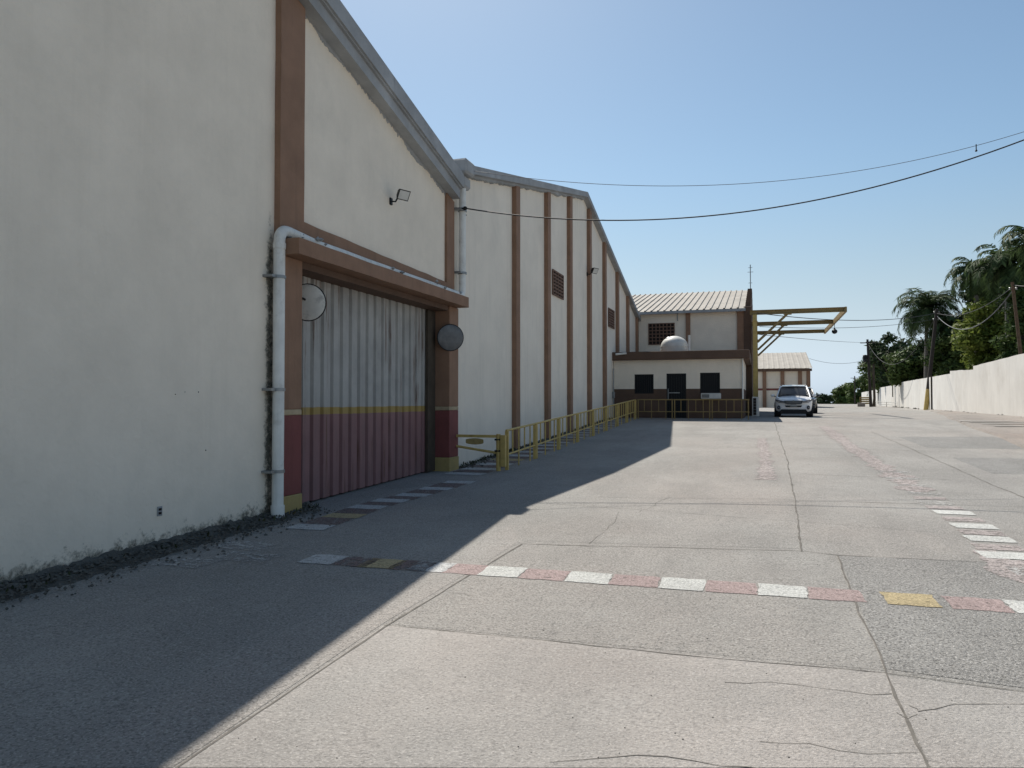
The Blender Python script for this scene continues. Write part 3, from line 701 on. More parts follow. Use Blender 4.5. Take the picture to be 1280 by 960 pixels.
# ------------------------------------------------------------ office block at the end: two storeys, flat-roofed front room
YO = 35.7; YU = 43.05
xo0, xo1 = XW + .02, onY(929, 480, YO).x
xu1 = onY(930, 420, YU).x
zpT, zpB = onY(850, 438.5, YO - .35).z, onY(850, 449, YO - .35).z
of = thing('office_building', 'low office with dark door and barred windows below a tiled-look metal roofed upper storey', 'office', (-3.5, YO, zg(YO)))
of['label'] = 'two storey cream and brown office with flat roofed front room and weathered metal roof'
W1 = (onY(793, 468, YO), onY(817, 492, YO)); W2 = (onY(875, 466, YO), onY(900, 491, YO)); DR = (onY(833, 467, YO), onY(858, 519, YO))
zbr = onY(850, 486, YO).z; zb0 = zg(YO) - .2
def wall_with_holes(b, x0, x1, z0, z1, Y, T, holes):
    xs_ = sorted({x0, x1} | {h[0] for h in holes} | {h[1] for h in holes}); zs_ = sorted({z0, z1} | {z for h in holes for z in h[2:] if z0 < z < z1})
    for i in range(len(xs_) - 1):
        for j in range(len(zs_) - 1):
            cx, cz = (xs_[i] + xs_[i + 1]) / 2, (zs_[j] + zs_[j + 1]) / 2
            if any(h[0] < cx < h[1] and h[2] < cz < h[3] for h in holes): continue
            b.box(xs_[i], xs_[i + 1], Y, Y + T, zs_[j], zs_[j + 1])
H = [(W1[0].x, W1[1].x, W1[1].z, W1[0].z), (W2[0].x, W2[1].x, W2[1].z, W2[0].z), (DR[0].x, DR[1].x, zb0, DR[0].z)]
b = MB(); wall_with_holes(b, xo0, xo1, zbr, zpB, YO, .2, H); b.box(xo1 - .2, xo1, YO + .2, YU, zbr, zpB); build('wall', b, M['cream'], of)
b = MB(); wall_with_holes(b, xo0, xo1, zb0, zbr, YO - .003, .203, H); b.box(xo1 - .2, xo1 + .003, YO + .2, YU, zb0, zbr); build('lower_wall', b, M['brown2'], of)
b = MB(); b.cbox(xo0 - .1, onY(937, 440, YO - .35).x, YO - .35, YU, zpB, zpT, .02); build('roof_slab', b, M['brown2'], of)
for (x0, x1, z0, z1), k in zip(H[:2], (0, 1)):
    b = MB(); b.box(x0, x1, YO + .10, YO + .12, z0, z1); wn = build('window', b, M['pane'], of)
    b = MB(); b.box(x0, x1, YO + .03, YO + .07, z0, z0 + .05); b.box(x0, x1, YO + .03, YO + .07, z1 - .05, z1)
    for i in range(9): xx = x0 + (x1 - x0) * (i + .5) / 9; b.box(xx - .008, xx + .008, YO + .02, YO + .036, z0 + .05, z1 - .05)
    build('window_bars', b, M['darksteel'], wn)
x0, x1, z0, z1 = H[2]
b = MB(); b.box(x0 + .05, x1 - .05, YO + .09, YO + .12, zg(YO), z1 - .05); dd = build('door', b, M['pane'], of)
b = MB(); b.box(x0, x0 + .05, YO + .04, YO + .12, zb0, z1); b.box(x1 - .05, x1, YO + .04, YO + .12, zb0, z1); b.box(x0 + .05, x1 - .05, YO + .04, YO + .12, z1 - .05, z1)
for i in range(7): xx = x0 + (x1 - x0) * (i + 1) / 8; b.box(xx - .01, xx + .01, YO + .05, YO + .07, zg(YO), z1 - .05)
build('door_frame', b, M['darksteel'], dd)
b = MB(); zz = onY(840, 491, YO).z; b.box(x0 + .1, x1 - .3, YO + .015, YO + .045, zz - .02, zz + .02); b.box(x0 + .06, x0 + .09, YO + .015, YO + .045, zz - .35, zz + .2); build('door_handle', b, M['steel'], dd)
# upper storey
zeav = onY(860, 388, YU - .25).z; YR = YU + 10; zrd = onY(930, 363, YR).z
b = MB(); b.box(-24, xu1 - .3, YU, YU + .2, zpT - .6, zeav - .05); b.box(xu1 - .32, xu1 - .3, YU + .2, YR + 10, 0, zeav); b.box(-24, xu1 - .3, YR + 9.8, YR + 10, 0, zeav)
b.prismX([(YU + .2, zeav - .01), (YR, zrd - .1), (YR + 9.8, zeav - .01)], xu1 - .34, xu1 - .3); build('upper_wall', b, M['cream'], of)
for px0, px1 in ((857.5, 863), (921.5, 930.5)):
    b = MB(); b.cbox(onY(px0, 420, YU).x, onY(px1, 420, YU).x, YU - .12, YU, zpT - .3, zeav - .08, .01); build('pilaster', b, M['brown'], of)
b = MB(); n0 = 0; XX = []; x = -14.
while x < xu1 - .30: XX += [(x, 0), (x + .22, 0), (x + .25, .06), (x + .31, .06), (x + .34, 0)]; x += .36
XX.append((xu1 + .06, 0))
for (Y, Z) in ((YU - .35, zeav), (YR, zrd), (YR + 10.2, zeav)):
    for (x, h) in XX: b.v.append((x, Y, Z + h))
n = len(XX)
for j in range(2):
    for i in range(n - 1): b.f.append((j * n + i, j * n + i + 1, (j + 1) * n + i + 1, (j + 1) * n + i))
build('roof', b, M['roofm'], of)
b = MB(); b.box(-14, xu1 + .1, YU - .42, YU - .30, zeav - .16, zeav - .01); build('gutter', b, M['concrete'], of)
b = MB(); q = onY(847, 400, YU - .05); b.tube([(q.x, YU - .05, zeav - .1), (q.x, YU - .05, zeav - .55)], .025, 8); build('drip_pipe', b, M['steel'], of); b = MB()
q = onY(861.5, 430, YO + 2.); b.tube([(q.x, YO + 2, zpT - .05), (q.x, YO + 2, onY(861, 419, YO + 2).z)], .06, 10); build('vent_pipe', b, M['pvc'], of)
b = MB(); q = onY(767, 443, YO - .42); q2 = onY(783, 441.5, YO - .42); b.tube([(q.x + .1, YO - .42, q.z), (q2.x, YO - .42, q2.z)], .05, 10); build('spout', b, M['pvc'], of)
a, c = onY(811, 405, YU), onY(843, 430, YU); lattice(of, YU, a.x, c.x, c.z, a.z, 7, 6, 'Y')
# tall brown end pier beside the steel frame
xc0, xc1 = onY(930, 450, YU).x, onY(940, 450, YU).x; zpk = onY(935, 364, YR).z
b = MB(); b.cbox(xc0, xc1, YU - .14, YU + .3, zg(41) - .2, zeav + .12, .02); b.box(xc0 + .05, xc1 - .05, YU + .3, YR + 9, 0, zeav - .1)
for k_ in range(16):                         # gable coping stepped so only unlit upright faces show; steps are added
    ya = YU + .3 + (YR - YU - .3) * k_ / 8; yb = ya + (YR - YU - .3) / 8; u_ = (k_ + 1) / 8 if k_ < 8 else (16 - k_) / 8
    b.box(xc0 + .09, xc1 - .05, ya, yb, zeav - .12, zeav + .12 + (zpk - zeav - .12) * u_)
build('end_pier', b, M['brown2'], of)
b = MB(); q = onY(931.5, 480, YO - .05); b.tube([(xo1 - .02, YO - .06, 1.95), (xo1 - .02, YO - .06, zpB)], .035, 8); build('downpipe', b, M['pvc'], of)
# tank on the flat roof
tc = onY(843, 436, YO + 2.5); rt = .66 * 1.0
r_px = 17.5 / F * (YO + 2.5) * .95; 
tk = thing('water_tank', 'white domed water tank on the flat roof of the front office room', 'water tank', (tc.x, YO + 2.5, zpT))
ztop = onY(843, 420, YO + 2.5).z; hz = ztop - zpT
b = MB(); b.lathe([(r_px * .97, 0), (r_px, .05), (r_px, hz - r_px * .82)] + [(r_px * math.cos(t * math.pi / 16), hz - r_px * .82 + r_px * .82 * math.sin(t * math.pi / 16)) for t in range(1, 8)] + [(.02, hz)], (tc.x, YO + 2.5, zpT), n=32)
build('tank_body', b, M['tank'], tk, smooth=40)
b = MB()
for k in range(3): b.lathe([(r_px + .012, 0), (r_px + .012, .04)], (tc.x, YO + 2.5, zpT + .08 + k * .14), n=32)
build('tank_rib', b, M['tank'], tk, smooth=40)
b = MB(); b.lathe([(.1, 0), (.1, .05), (.04, .07)], (tc.x - r_px * .42, YO + 2.3, ztop - .13), axis=(-.4, -.2, .9), n=14); build('tank_cap', b, M['steel'], tk, smooth=40)
# AC in the window and outside
def ac(name, label, x0, x1, y0, y1, z0, z1, fan=False):
    t = thing(name, label, 'air conditioner', ((x0 + x1) / 2, y0, z0))
    b = MB(); b.cbox(x0, x1, y0, y1, z0, z1, .02); build('casing', b, M['tank'], t)
    b = MB(); xm = x0 + (x1 - x0) * (.42 if not fan else .6); b.box(x0 + .05, xm, y0 - .01, y0 + .003, z0 + .05, z1 - .05); gr = build('intake_grille', b, M['hole'], t)
    for i in range(7): b = MB(); z = z0 + .06 + (z1 - z0 - .12) * i / 6; b.box(x0 + .05, xm, y0 - .016, y0 - .011, z - .006, z + .006); build('louvre', b, M['steel'], gr)
a, c = onY(876, 491.5, YO - .3), onY(901, 498.5, YO - .3)
ac('window_air_conditioner', 'white window air conditioner with dark grille under the right barred office window', a.x, c.x, YO - .3, YO + .1, c.z, a.z)
a, c = onY(940, 496, 36.8), onY(949, 516, 36.8)
ac('outdoor_air_conditioner', 'grey outdoor air conditioner unit on the ground at the foot of the yellow frame post', a.x, c.x, 36.8, 37.2, zg(36.8) + .08, a.z, True)

# ------------------------------------------------------------ yellow steel cantilever frame
fr = thing('cantilever_frame', 'yellow steel cantilever frame of three beams reaching out beside the office', 'steel frame', (0, 42.3, zg(42)))
zf = zat(393.5, 40.2); YS = [42.3, 48.7, 55.0]; xpo = onY(944, 450, YS[0]).x; xend = onY(1057, 388, YS[0]).x
for i, Y in enumerate(YS):
    b = MB(); b.box(xpo - .11, xpo + .11, Y - .11, Y - .085, zg(Y) - .1, zf + .02); b.box(xpo - .11, xpo + .11, Y + .085, Y + .11, zg(Y) - .1, zf + .02); b.box(xpo - .015, xpo + .015, Y - .085, Y + .085, zg(Y) - .1, zf + .02)
    b.box(xpo - .2, xpo + .2, Y - .2, Y + .2, zg(Y), zg(Y) + .03); b.box(xpo - .15, xpo + .15, Y - .15, Y + .15, zf - .35, zf - .33)
    build('post', b, M['yellow'], fr)
    b = MB(); x0 = xpo - .25
    b.box(x0, xend - .06, Y - .09, Y + .09, zf + .02, zf + .045); b.box(x0, xend - .06, Y - .09, Y + .09, zf + .235, zf + .26); b.box(x0, xend - .06, Y - .012, Y + .012, zf + .045, zf + .235)
    build('beam', b, M['yellowdull'], fr)
    b = MB(); p0 = Vector((xpo + .12, Y, zf - 1.45)); p1 = Vector((xpo + 1.65, Y, zf + .02)); d = (p1 - p0).normalized(); nn = Vector((-d.z, 0, d.x)) * .06
    b.add([p + s * nn + Vector((0, q * .06, 0)) for p in (p0, p1) for s in (-1, 1) for q in (-1, 1)], [(0, 1, 3, 2), (4, 6, 7, 5), (0, 4, 5, 1), (2, 3, 7, 6), (0, 2, 6, 4), (1, 5, 7, 3)])
    b.box(p1.x - .2, p1.x + .2, Y - .1, Y + .1, zf - .03, zf + .018); build('brace', b, M['yellowdull'], fr)
b = MB(); b.box(xend - .055, xend + .055, YS[0] - .12, YS[2] + .6, zf - .0, zf + .27); build('end_beam', b, M['yellowdull'], fr)
b = MB(); b.box(xpo - .08, xpo + .08, YS[0] + .12, YS[2] - .12, zf - .6, zf - .45); build('tie_beam', b, M['yellowdull'], fr)
hl = thing('hanging_lamp', 'small black lamp hanging from the outer beam of the yellow frame', 'lamp', (xend, 48.2, zf))
b = MB(); q = onY(1043.5, 414, 48.2); b.tube([(xend - .02, 48.2, zf), (xend - .02, 48.2, q.z + .1)], .015, 8); build('cord', b, M['wire'], hl)
b = MB(); b.lathe([(.04, .18), (.06, .12), (.15, .05), (.16, -.05), (.1, -.13), (.02, -.16)][::-1], (xend - .02, 48.2, q.z), n=16); build('lamp_shade', b, M['darksteel'], hl, smooth=40)
xa = (xc0 + xc1) / 2 + .05; zz0 = zpk - .05; zz1 = onY(935, 331, YR).z
an = thing('antenna_mast', 'thin grey antenna mast standing on the gable peak of the office', 'antenna', (xa, YR, zz0))
b = MB(); b.tube([(xa, YR, zz0 - .05), (xa, YR, zz1)], .03, 8); build('mast', b, M['steel'], an)
for z, l in ((zz1 - .2, .13), (zz1 - .5, .18), (zz0 + .6, .12)):
    b = MB(); b.tube([(xa - l, YR, z), (xa + l, YR, z)], .016, 6); build('rung', b, M['steel'], an)
# ------------------------------------------------------------ yellow railing and swing arm
XR_ = -5.38; YRS = 15.9; YRE = 34.3
XRE = onY(937, 500, YRE).x
def rail_section(pts, label, mt='yellow', th=.035):
    """one welded panel: top rail, mid rail, balusters, between two stout posts"""
    p, q = Vector(pts[0]), Vector(pts[1]); t = thing('railing_section', label, 'railing', (p.x, p.y, zg(p.y)), group='yellow railing sections in front of the warehouse and office')
    def z(pt, h): return Vector((pt.x, pt.y, zg(pt.y) + h))
    hs = (.88, .34)
    b = MB(); b.tube([z(p, hs[0]), z(q, hs[0])], .026, 8); build('top_rail', b, M[mt], t, smooth=50)
    b = MB(); b.tube([z(p, hs[1]), z(q, hs[1])], .022, 8); build('lower_rail', b, M[mt], t, smooth=50)
    for r in (p, q):
        rr = r + (q - p).normalized() * (.045 if r is p else -.045)
        b = MB(); b.box(rr.x - th, rr.x + th, rr.y - th, rr.y + th, zg(rr.y) - .05, zg(rr.y) + .86); build('post', b, M[mt], t)
    k = 5
    for i in range(1, k):
        r = p.lerp(q, i / k); b = MB(); low = .34 if i % 2 else 0
        b.tube([z(r, low - (.03 if low == 0 else 0)), z(r, .88)], .017, 6); build('baluster', b, M[mt], t, smooth=50)
    return t
names = ['first', 'second', 'third', 'fourth', 'fifth', 'sixth', 'seventh', 'eighth', 'ninth', 'tenth']
k = 8; yy = lin(YRS, YRE, k)
for i in range(k):
    lab = 'yellow tube railing section beside the walkway, nearest to the swing arm' if i == 0 else ('yellow tube railing section beside the walkway, last one before the office corner' if i == k - 1 else names[i] + ' yellow railing section along the walkway counted from the swing arm')
    rail_section(((XR_, yy[i] + .01, 0), (XR_, yy[i + 1] - .01, 0)), lab)
xx = lin(XR_ + .05, XRE, 3)
for i, lab in enumerate(('yellow railing section across the office front below the left barred window', 'yellow railing section across the office front before the dark door', 'yellow railing section across the office front below the air conditioner window')):
    rail_section(((xx[i] + .01, YRE + .06, 0), (xx[i + 1] - .01, YRE + .06, 0)), lab, 'yellowdull', .022)
ga = thing('swing_barrier', 'yellow swing barrier arm with a blank oval plate closing the walkway at the wall', 'barrier', (XR_, YRS - .16, zg(YRS)))
za, zb_ = onX(610, 544.5, XR_).z, 0
Yg = YRS - .18; x_end = onY(566, 545, Yg).x; zt_ = onY(590, 545, Yg).z; zl0 = onY(568, 557, Yg).z; zl1 = onY(614, 566, Yg).z
b = MB(); b.tube([(XR_ - .12, Yg, zg(Yg) - .05), (XR_ - .12, Yg, zt_ + .05)], .05, 10); b.box(XR_ - .06, XR_ + .05, Yg - .05, Yg + .05, zg(Yg) + .1, zt_ + .03); build('post', b, M['yellow'], ga, smooth=40)
b = MB(); b.box(x_end, XR_ - .15, Yg - .025, Yg + .025, zt_ - .03, zt_ + .03); b.tube([(x_end + .02, Yg, zl0), (XR_ - .15, Yg, zl1)], .028, 8); b.box(x_end, x_end + .05, Yg - .024, Yg + .024, zl0, zt_ - .03); build('arm', b, M['yellow'], ga)
pc = onY(594, 551, Yg); b = MB(); po = []
for t in range(24): a = t * 2 * math.pi / 24; po.append((pc.x + .21 * max(-1, min(1, 1.25 * math.cos(a))), pc.z - .01 + .07 * math.sin(a)))
b.prismY(po, Yg - .045, Yg - .03); build('plate', b, M['ochre'], ga)
b = MB(); 
for dz in (-.05, -.3): b.cbox(XR_ - .2, XR_ - .05, Yg - .05, Yg + .05, zt_ + dz - .04, zt_ + dz, .01)
build('hinge', b, M['darksteel'], ga)

# ------------------------------------------------------------ things fixed to the walls
def convex_mirror(label, px, py, X, r, nrm, face, mount):
    c = onX(px, py, X); t = thing('traffic_mirror', label, 'mirror', c, group='round mirrors by the sheet door'); ax = Vector(nrm).normalized()
    prof = [(r, 0)] + [(r * math.cos(a * math.pi / 20), r * .11 * math.sin(a * math.pi / 20)) for a in range(1, 9)] + [(.004, r * .11)]
    b = MB(); b.lathe(prof, c, ax, 32); build('mirror_dome', b, face, t, smooth=40)
    b = MB(); ring = []
    u = ax.cross(Vector((0, 0, 1))).normalized(); v = ax.cross(u)
    ring = [c + (u * math.cos(k * math.pi / 16) + v * math.sin(k * math.pi / 16)) * r for k in range(33)]; b.tube(ring, .010, 6, cap=False); build('rim', b, M['black'], t, smooth=40)
    b = MB(); b.tube([c - ax * .01, c - ax * .12, Vector(mount)], .018, 8); build('bracket', b, M['darksteel'], t, smooth=40)
shellm = mat('grey_white_mirror_shell', (.74, .72, .66), .5, var=.12, scale=5, stain=.5, stain_col=(.2, .19, .17), stain_scale=4, bump=.05)
darkm = mat('dark_reflection_face', (.15, .155, .16), .4, metal=.2, var=.3, scale=9, bump=.05)  # dark tone painted in place of what the dome would reflect
cm = onX(385, 378, XW - .02); convex_mirror('round pale mirror shell half hidden behind the left brown pillar of the sheet door', 385, 378, XW - .02, .285, (.25, -1, -.12), shellm, (XP - .2, P1b + .01, cm.z + .1))
cm = onX(563, 422, XP + .02); convex_mirror('round dark mirror on the right brown pillar of the sheet door', 563, 422, XP + .02, .29, (.55, -.85, -.1), darkm, (XP - .03, P2a + .15, cm.z))
def floodlight(label, px, py, s, X):
    c = onX(px, py, X + .28 * s); t = thing('floodlight', label, 'floodlight', (X, c.y, c.z), group='wall floodlights')
    ax = Vector((.75, -.35, -.45)).normalized(); u = ax.cross(Vector((0, 0, 1))).normalized(); v = u.cross(ax)
    def bxo(w_, h_, d0, d1, w2=None, h2=None):
        b = MB(); w2 = w2 or w_; h2 = h2 or h_
        vs = [c + ax * d + u * (a * ww) + v * (e * hh) for d, ww, hh in ((d0, w_, h_), (d1, w2, h2)) for a in (-1, 1) for e in (-1, 1)]
        b.add(vs, [(0, 1, 3, 2), (4, 6, 7, 5), (0, 4, 5, 1), (2, 3, 7, 6), (0, 2, 6, 4), (1, 5, 7, 3)]); return b
    fix_normals(build('lamp_housing', bxo(.07 * s, .05 * s, -.10 * s, .05 * s, .15 * s, .11 * s), M['darksteel'], t))
    fix_normals(build('lamp_glass', bxo(.125 * s, .09 * s, .051 * s, .06 * s), M['tank'], t))
    b = MB(); b.tube([(X, c.y, c.z - .12 * s), (X + .12 * s, c.y, c.z - .14 * s), c - ax * .08 * s], .018 * s, 8); b.cbox(X - .01, X + .03, c.y - .05 * s, c.y + .05 * s, c.z - .2 * s, c.z - .05 * s, .01); build('bracket', b, M['darksteel'], t)
floodlight('small grey floodlight on the near cream wall above the brown canopy', 503, 243, .9, XW)
floodlight('small floodlight on the long warehouse wall between two brown pilasters', 743, 338, 1.1, XW)

# ------------------------------------------------------------ far building beyond the parked car
YF = 96.; zgf = zg(YF)
fb = thing('warehouse', 'distant low warehouse with pale roof and red stripe behind the parked white car', 'warehouse', (3, YF, zgf))
xf0, xf1 = onY(930, 480, YF).x, onY(1012, 480, YF).x; zfe = onY(980, 461, YF).z; zfr = onY(1005, 440.5, YF + 12).z; zst = onY(970, 488, YF).z
b = MB(); b.box(xf0 - 6, xf1, YF, YF + .3, zst + .25, zfe); b.box(xf1 - .3, xf1, YF + .3, YF + 24, zgf, zfe); b.box(xf0 - 6, xf1 - .3, YF + 23.7, YF + 24, zgf, zfe); b.prismX([(YF, zfe), (YF + 12, zfr - .1), (YF + 24, zfe)], xf1 - .3, xf1)
b.box(xf0 - 6, xf1, YF, YF + .3, zgf - .2, zst); build('wall', b, M['cream'], fb)
b = MB(); b.box(xf0 - 6, xf1, YF - .03, YF, zst, zst + .25); b.box(xf0 - 6, xf1, YF, YF + .3, zst, zst + .25); build('painted_stripe', b, M['maroon'], fb)
XX = []; x = xf0 - 6
while x < xf1 + .2: XX += [(x, 0), (x + .3, 0), (x + .35, .02), (x + .5, .02), (x + .55, 0)]; x += .6
b = MB()
for (Y, Z) in ((YF - .6, zfe + .02), (YF + 12, zfr), (YF + 24.6, zfe + .02)):
    for (x, h) in XX: b.v.append((x, Y, Z + h))
n = len(XX)
for j in range(2):
    for i in range(n - 1): b.f.append((j * n + i, j * n + i + 1, (j + 1) * n + i + 1, (j + 1) * n + i))
build('roof', b, M['roofm'], fb)
for px in (955.5, 978, 1000, 1010.5):
    xc = onY(px, 480, YF).x; b = MB(); b.box(xc - .22, xc + .22, YF - .2, YF - .002 if px == 1010.5 else YF - .031, zgf, zfe - .02); build('pilaster', b, M['brown'], fb)
b = MB(); b.box(xf0 - 6, xf1 + .25, YF - .55, YF - .35, zfe - .32, zfe - .02); build('gutter', b, M['brown2'], fb)

# ------------------------------------------------------------ cars
def car(name, label, cat, bodyc, loc, rz, dark=False):
    t = thing(name, label, cat, loc, rz)
    paintm = bpy.data.materials.new('car_paint'); paintm.use_nodes = True; pb_ = paintm.node_tree.nodes['Principled BSDF']
    pb_.inputs['Base Color'].default_value = (*bodyc, 1); pb_.inputs['Roughness'].default_value = .3; pb_.inputs['Metallic'].default_value = 0
    pb_.inputs['Coat Weight'].default_value = .7; pb_.inputs['Coat Roughness'].default_value = .06
    def P(nm, b, m, par=None, sm=35): return build(nm, b, m, par or t, smooth=sm, world=False)
    # lower body: stations along y (front at 0): half width, belt height, bottom, shoulder crown height
    st = [(0.00, .62, .72, .42, .78), (.06, .76, .80, .30, .86), (.20, .86, .88, .24, .95), (.45, .915, .95, .23, 1.02), (.95, .935, 1.00, .23, 1.10), (1.25, .94, 1.02, .23, 1.14),
          (2.2, .945, 1.05, .23, 1.12), (3.2, .945, 1.07, .23, 1.12), (4.1, .925, 1.09, .26, 1.13), (4.5, .86, 1.07, .32, 1.1), (4.66, .74, .98, .42, 1.02)]
    b = MB(); half = 9
    def sec(y, w_, belt, bot, crown):
        L_ = [(w_ * .80, bot), (w_ * .96, bot + .07), (w_, bot + .30), (w_ * .995, belt - .16), (w_ * .965, belt - .02), (w_ * .88, belt + .03), (w_ * .62, (belt + crown) / 2 + .03), (w_ * .3, crown)]
        full = [(x, z) for x, z in L_] + [(-x, z) for x, z in L_[::-1]]
        return [(x, y + (.10 * (abs(x) / w_) ** 2 if y < .3 else 0), z) for x, z in full]
    secs = [sec(*s) for s in st]; n_ = len(secs[0])
    for s in secs: b.v += s
    for i in range(len(secs) - 1):
        for k_ in range(n_): b.f.append((i * n_ + k_, i * n_ + (k_ + 1) % n_, (i + 1) * n_ + (k_ + 1) % n_, (i + 1) * n_ + k_))
    b.f += [tuple(range(n_)), tuple(range((len(secs) - 1) * n_, len(secs) * n_))[::-1]]
    bd = fix_normals(P('body', b, paintm, sm=55))
    sb = bd.modifiers.new('s', 'SUBSURF'); sb.levels = sb.render_levels = 1
    # cabin glass
    gs = [(1.12, .83, 1.04, .70, 1.12), (1.95, .84, 1.05, .62, 1.60), (2.5, .85, 1.06, .63, 1.655), (3.5, .85, 1.08, .61, 1.63), (4.15, .82, 1.08, .58, 1.56), (4.5, .76, 1.06, .62, 1.12)]
    b = MB()
    for y, w0, z0, w1, z1 in gs: b.v += [(w0, y, z0 - .08), (w1 + .04, y, z1 - .04), (w1 - .06, y, z1), (-w1 + .06, y, z1), (-w1 - .04, y, z1 - .04), (-w0, y, z0 - .08)]
    for i in range(len(gs) - 1):
        for k_ in range(6): b.f.append((i * 6 + k_, i * 6 + (k_ + 1) % 6, (i + 1) * 6 + (k_ + 1) % 6, (i + 1) * 6 + k_))
    b.f += [tuple(range(6)), tuple(range(len(b.v) - 6, len(b.v)))[::-1]]
    gl = fix_normals(P('cabin_glass', b, M['carglass'], sm=50))
    # roof skin and pillars
    b = MB(); rs = gs[1:5]
    for (y, w0, z0, w1, z1) in rs:
        for dz in (.012, .055): b.v += [(-w1 - .05, y, z1 - .05 + dz * .3), (-w1 + .06, y, z1 - .003 + dz), (0, y, z1 + .012 + dz), (w1 - .06, y, z1 - .003 + dz), (w1 + .05, y, z1 - .05 + dz * .3)]
    for i in range(3):
        for k_ in range(4):
            a = i * 10 + k_; b.f += [(a, a + 1, a + 11, a + 10), (a + 5, a + 15, a + 16, a + 6)]
        a = i * 10; b.f += [(a, a + 10, a + 15, a + 5), (a + 4, a + 9, a + 19, a + 14)]
    for e in (0, 30):
        for k_ in range(4): b.f.append((e + k_, e + k_ + 5, e + k_ + 6, e + k_ + 1))
    fix_normals(P('roof', b, paintm, sm=60))
    for sx in (-1, 1):
        b = MB(); b.tube([(sx * .84, 1.02, 1.0), (sx * .745, 1.55, 1.36), (sx * .665, 1.97, 1.60), (sx * .67, 2.5, 1.64), (sx * .65, 3.5, 1.61), (sx * .62, 4.15, 1.55), (sx * .76, 4.5, 1.08)], .042, 8); P('pillar', b, paintm)
        b = MB(); b.tube([(sx * .60, 2.1, 1.665), (sx * .60, 2.3, 1.715), (sx * .58, 3.7, 1.70), (sx * .57, 3.9, 1.64)], .018, 8); P('roof_rail', b, M['steel'])
        b = MB(); b.lathe([(.02, -.07), (.085, -.05), (.10, .0), (.085, .06), (.02, .08)], (sx * 1.04, 1.42, 1.13), (0, 1, -.1), 14)
        b.v = [(x, y, 1.13 + (z - 1.13) * .75) if True else 0 for x, y, z in b.v]; mr = P('wing_mirror', b, paintm); b = MB(); b.tube([(sx * .86, 1.44, 1.06), (sx * .99, 1.43, 1.10)], .025, 6); P('mirror_arm', b, M['black'], mr)
        # head lamp: swept back wedge
        b = MB(); hv = [(.44, -.005, .82), (.80, .13, .90), (.90, .36, .955), (.885, .36, .85), (.72, .085, .755), (.46, -.01, .75)]
        b.add([(sx * x, y - .012, z) for x, y, z in hv] + [(sx * x * .95, y + .08, z) for x, y, z in hv], [tuple(range(6)), tuple(range(6, 12))[::-1]] + [(i, (i + 1) % 6, 6 + (i + 1) % 6, 6 + i) for i in range(6)])
        hlm = glassy('headlamp_glass', (.16, .17, .19), .1); fix_normals(P('headlight', b, hlm))
        b = MB(); b.lathe([(.08, 0), (.07, .02), (.02, .03)], (sx * .72, .085, .50), (sx * .25, -1, 0), 16); b.v = [(x, y, .50 + (z - .50) * 1.35) for x, y, z in b.v]; fl = P('fog_light_recess', b, M['black'])
        b = MB(); b.lathe([(.05, 0), (.05, .02), (.02, .03)], (sx * .725, .055, .50), (sx * .25, -1, 0), 14); P('fog_light', b, hlm, fl)
        for wy in (.88, 3.6):
            c = (sx * .80, wy, .35); b = MB(); b.lathe([(.26, -.11), (.345, -.10), (.355, -.06), (.355, .06), (.345, .10), (.26, .11)], c, (sx, 0, 0), 28); wh = P('wheel', b, M['black'])
            b = MB(); b.lathe([(.245, .06), (.245, .10), (.22, .09), (.07, .10), (.05, .12), (.01, .12)], c, (sx, 0, 0), 24); P('rim', b, M['steel'], wh)
            b = MB(); b.lathe([(.41, -.14), (.415, .135), (.385, .15)], c, (sx, 0, 0), 28); P('wheel_arch', b, M['black'])
    b = MB(); gv = [(-.44, .83), (.44, .83), (.40, .71), (.3, .685), (-.3, .685), (-.40, .71)]; b.prismY(gv, -.03, .1); gr = fix_normals(P('grille', b, M['black']))
    b = MB()
    for z in (.725, .76, .795): b.box(-.39, .39, -.037, -.031, z - .006, z + .006)
    P('grille_bar', b, M['steel'], gr)
    b = MB(); b.tube([(-.46, -.02, .845), (0, -.045, .85), (.46, -.02, .845)], .016, 6); b.tube([(-.43, -.015, .70), (-.28, -.04, .672), (.28, -.04, .672), (.43, -.015, .70)], .012, 6); P('grille_trim', b, M['steel'], gr)
    b = MB(); b.lathe([(.065, 0), (.06, .012), (.02, .014)], (0, -.055, .845), (0, -1, 0), 20); b.v = [(x, y, .845 + (z - .845) * .55) for x, y, z in b.v]; P('badge', b, M['steel'], gr)
    b = MB(); b.prismY([(-.42, .60), (.42, .60), (.36, .52), (-.36, .52)], -.0, .12); fix_normals(P('lower_grille', b, M['black']))
    b = MB(); b.prismY([(-.60, .40), (.60, .40), (.68, .27), (.6, .20), (-.6, .20), (-.68, .27)], .04, .3); fix_normals(P('bumper_skirt', b, M['black']))
    b = MB(); b.box(-.80, .80, .35, 4.3, .17, .30); P('underbody', b, M['black'])
    b = MB(); b.cbox(-.17, .17, -.052, -.04, .545, .645, .004) if False else b.cbox(-.16, .16, -.04, -.02, .55, .63, .004); P('number_plate', b, M['steel'])
    b = MB()
    for sx in (-1, 1): b.tube([(sx * .1, 1.02, 1.135), (sx * .1 - .45, 1.22, 1.19)], .010, 5)
    P('wiper', b, M['black'])
    return t
cl = onG(992, 521.5)
suv = car('parked_car', 'white family SUV parked nose towards the camera beside the office', 'car', (.86, .86, .86), (cl.x, cl.y + .0, zg(cl.y) + .0), R(-2.2))
suv.scale = (.95, .95, .95)
cl2 = atd(1002, 47.5); car('parked_car', 'dark car mostly hidden behind the silver white SUV', 'car', (.02, .022, .026), (cl2.x, cl2.y, zg(cl2.y)), R(-1))

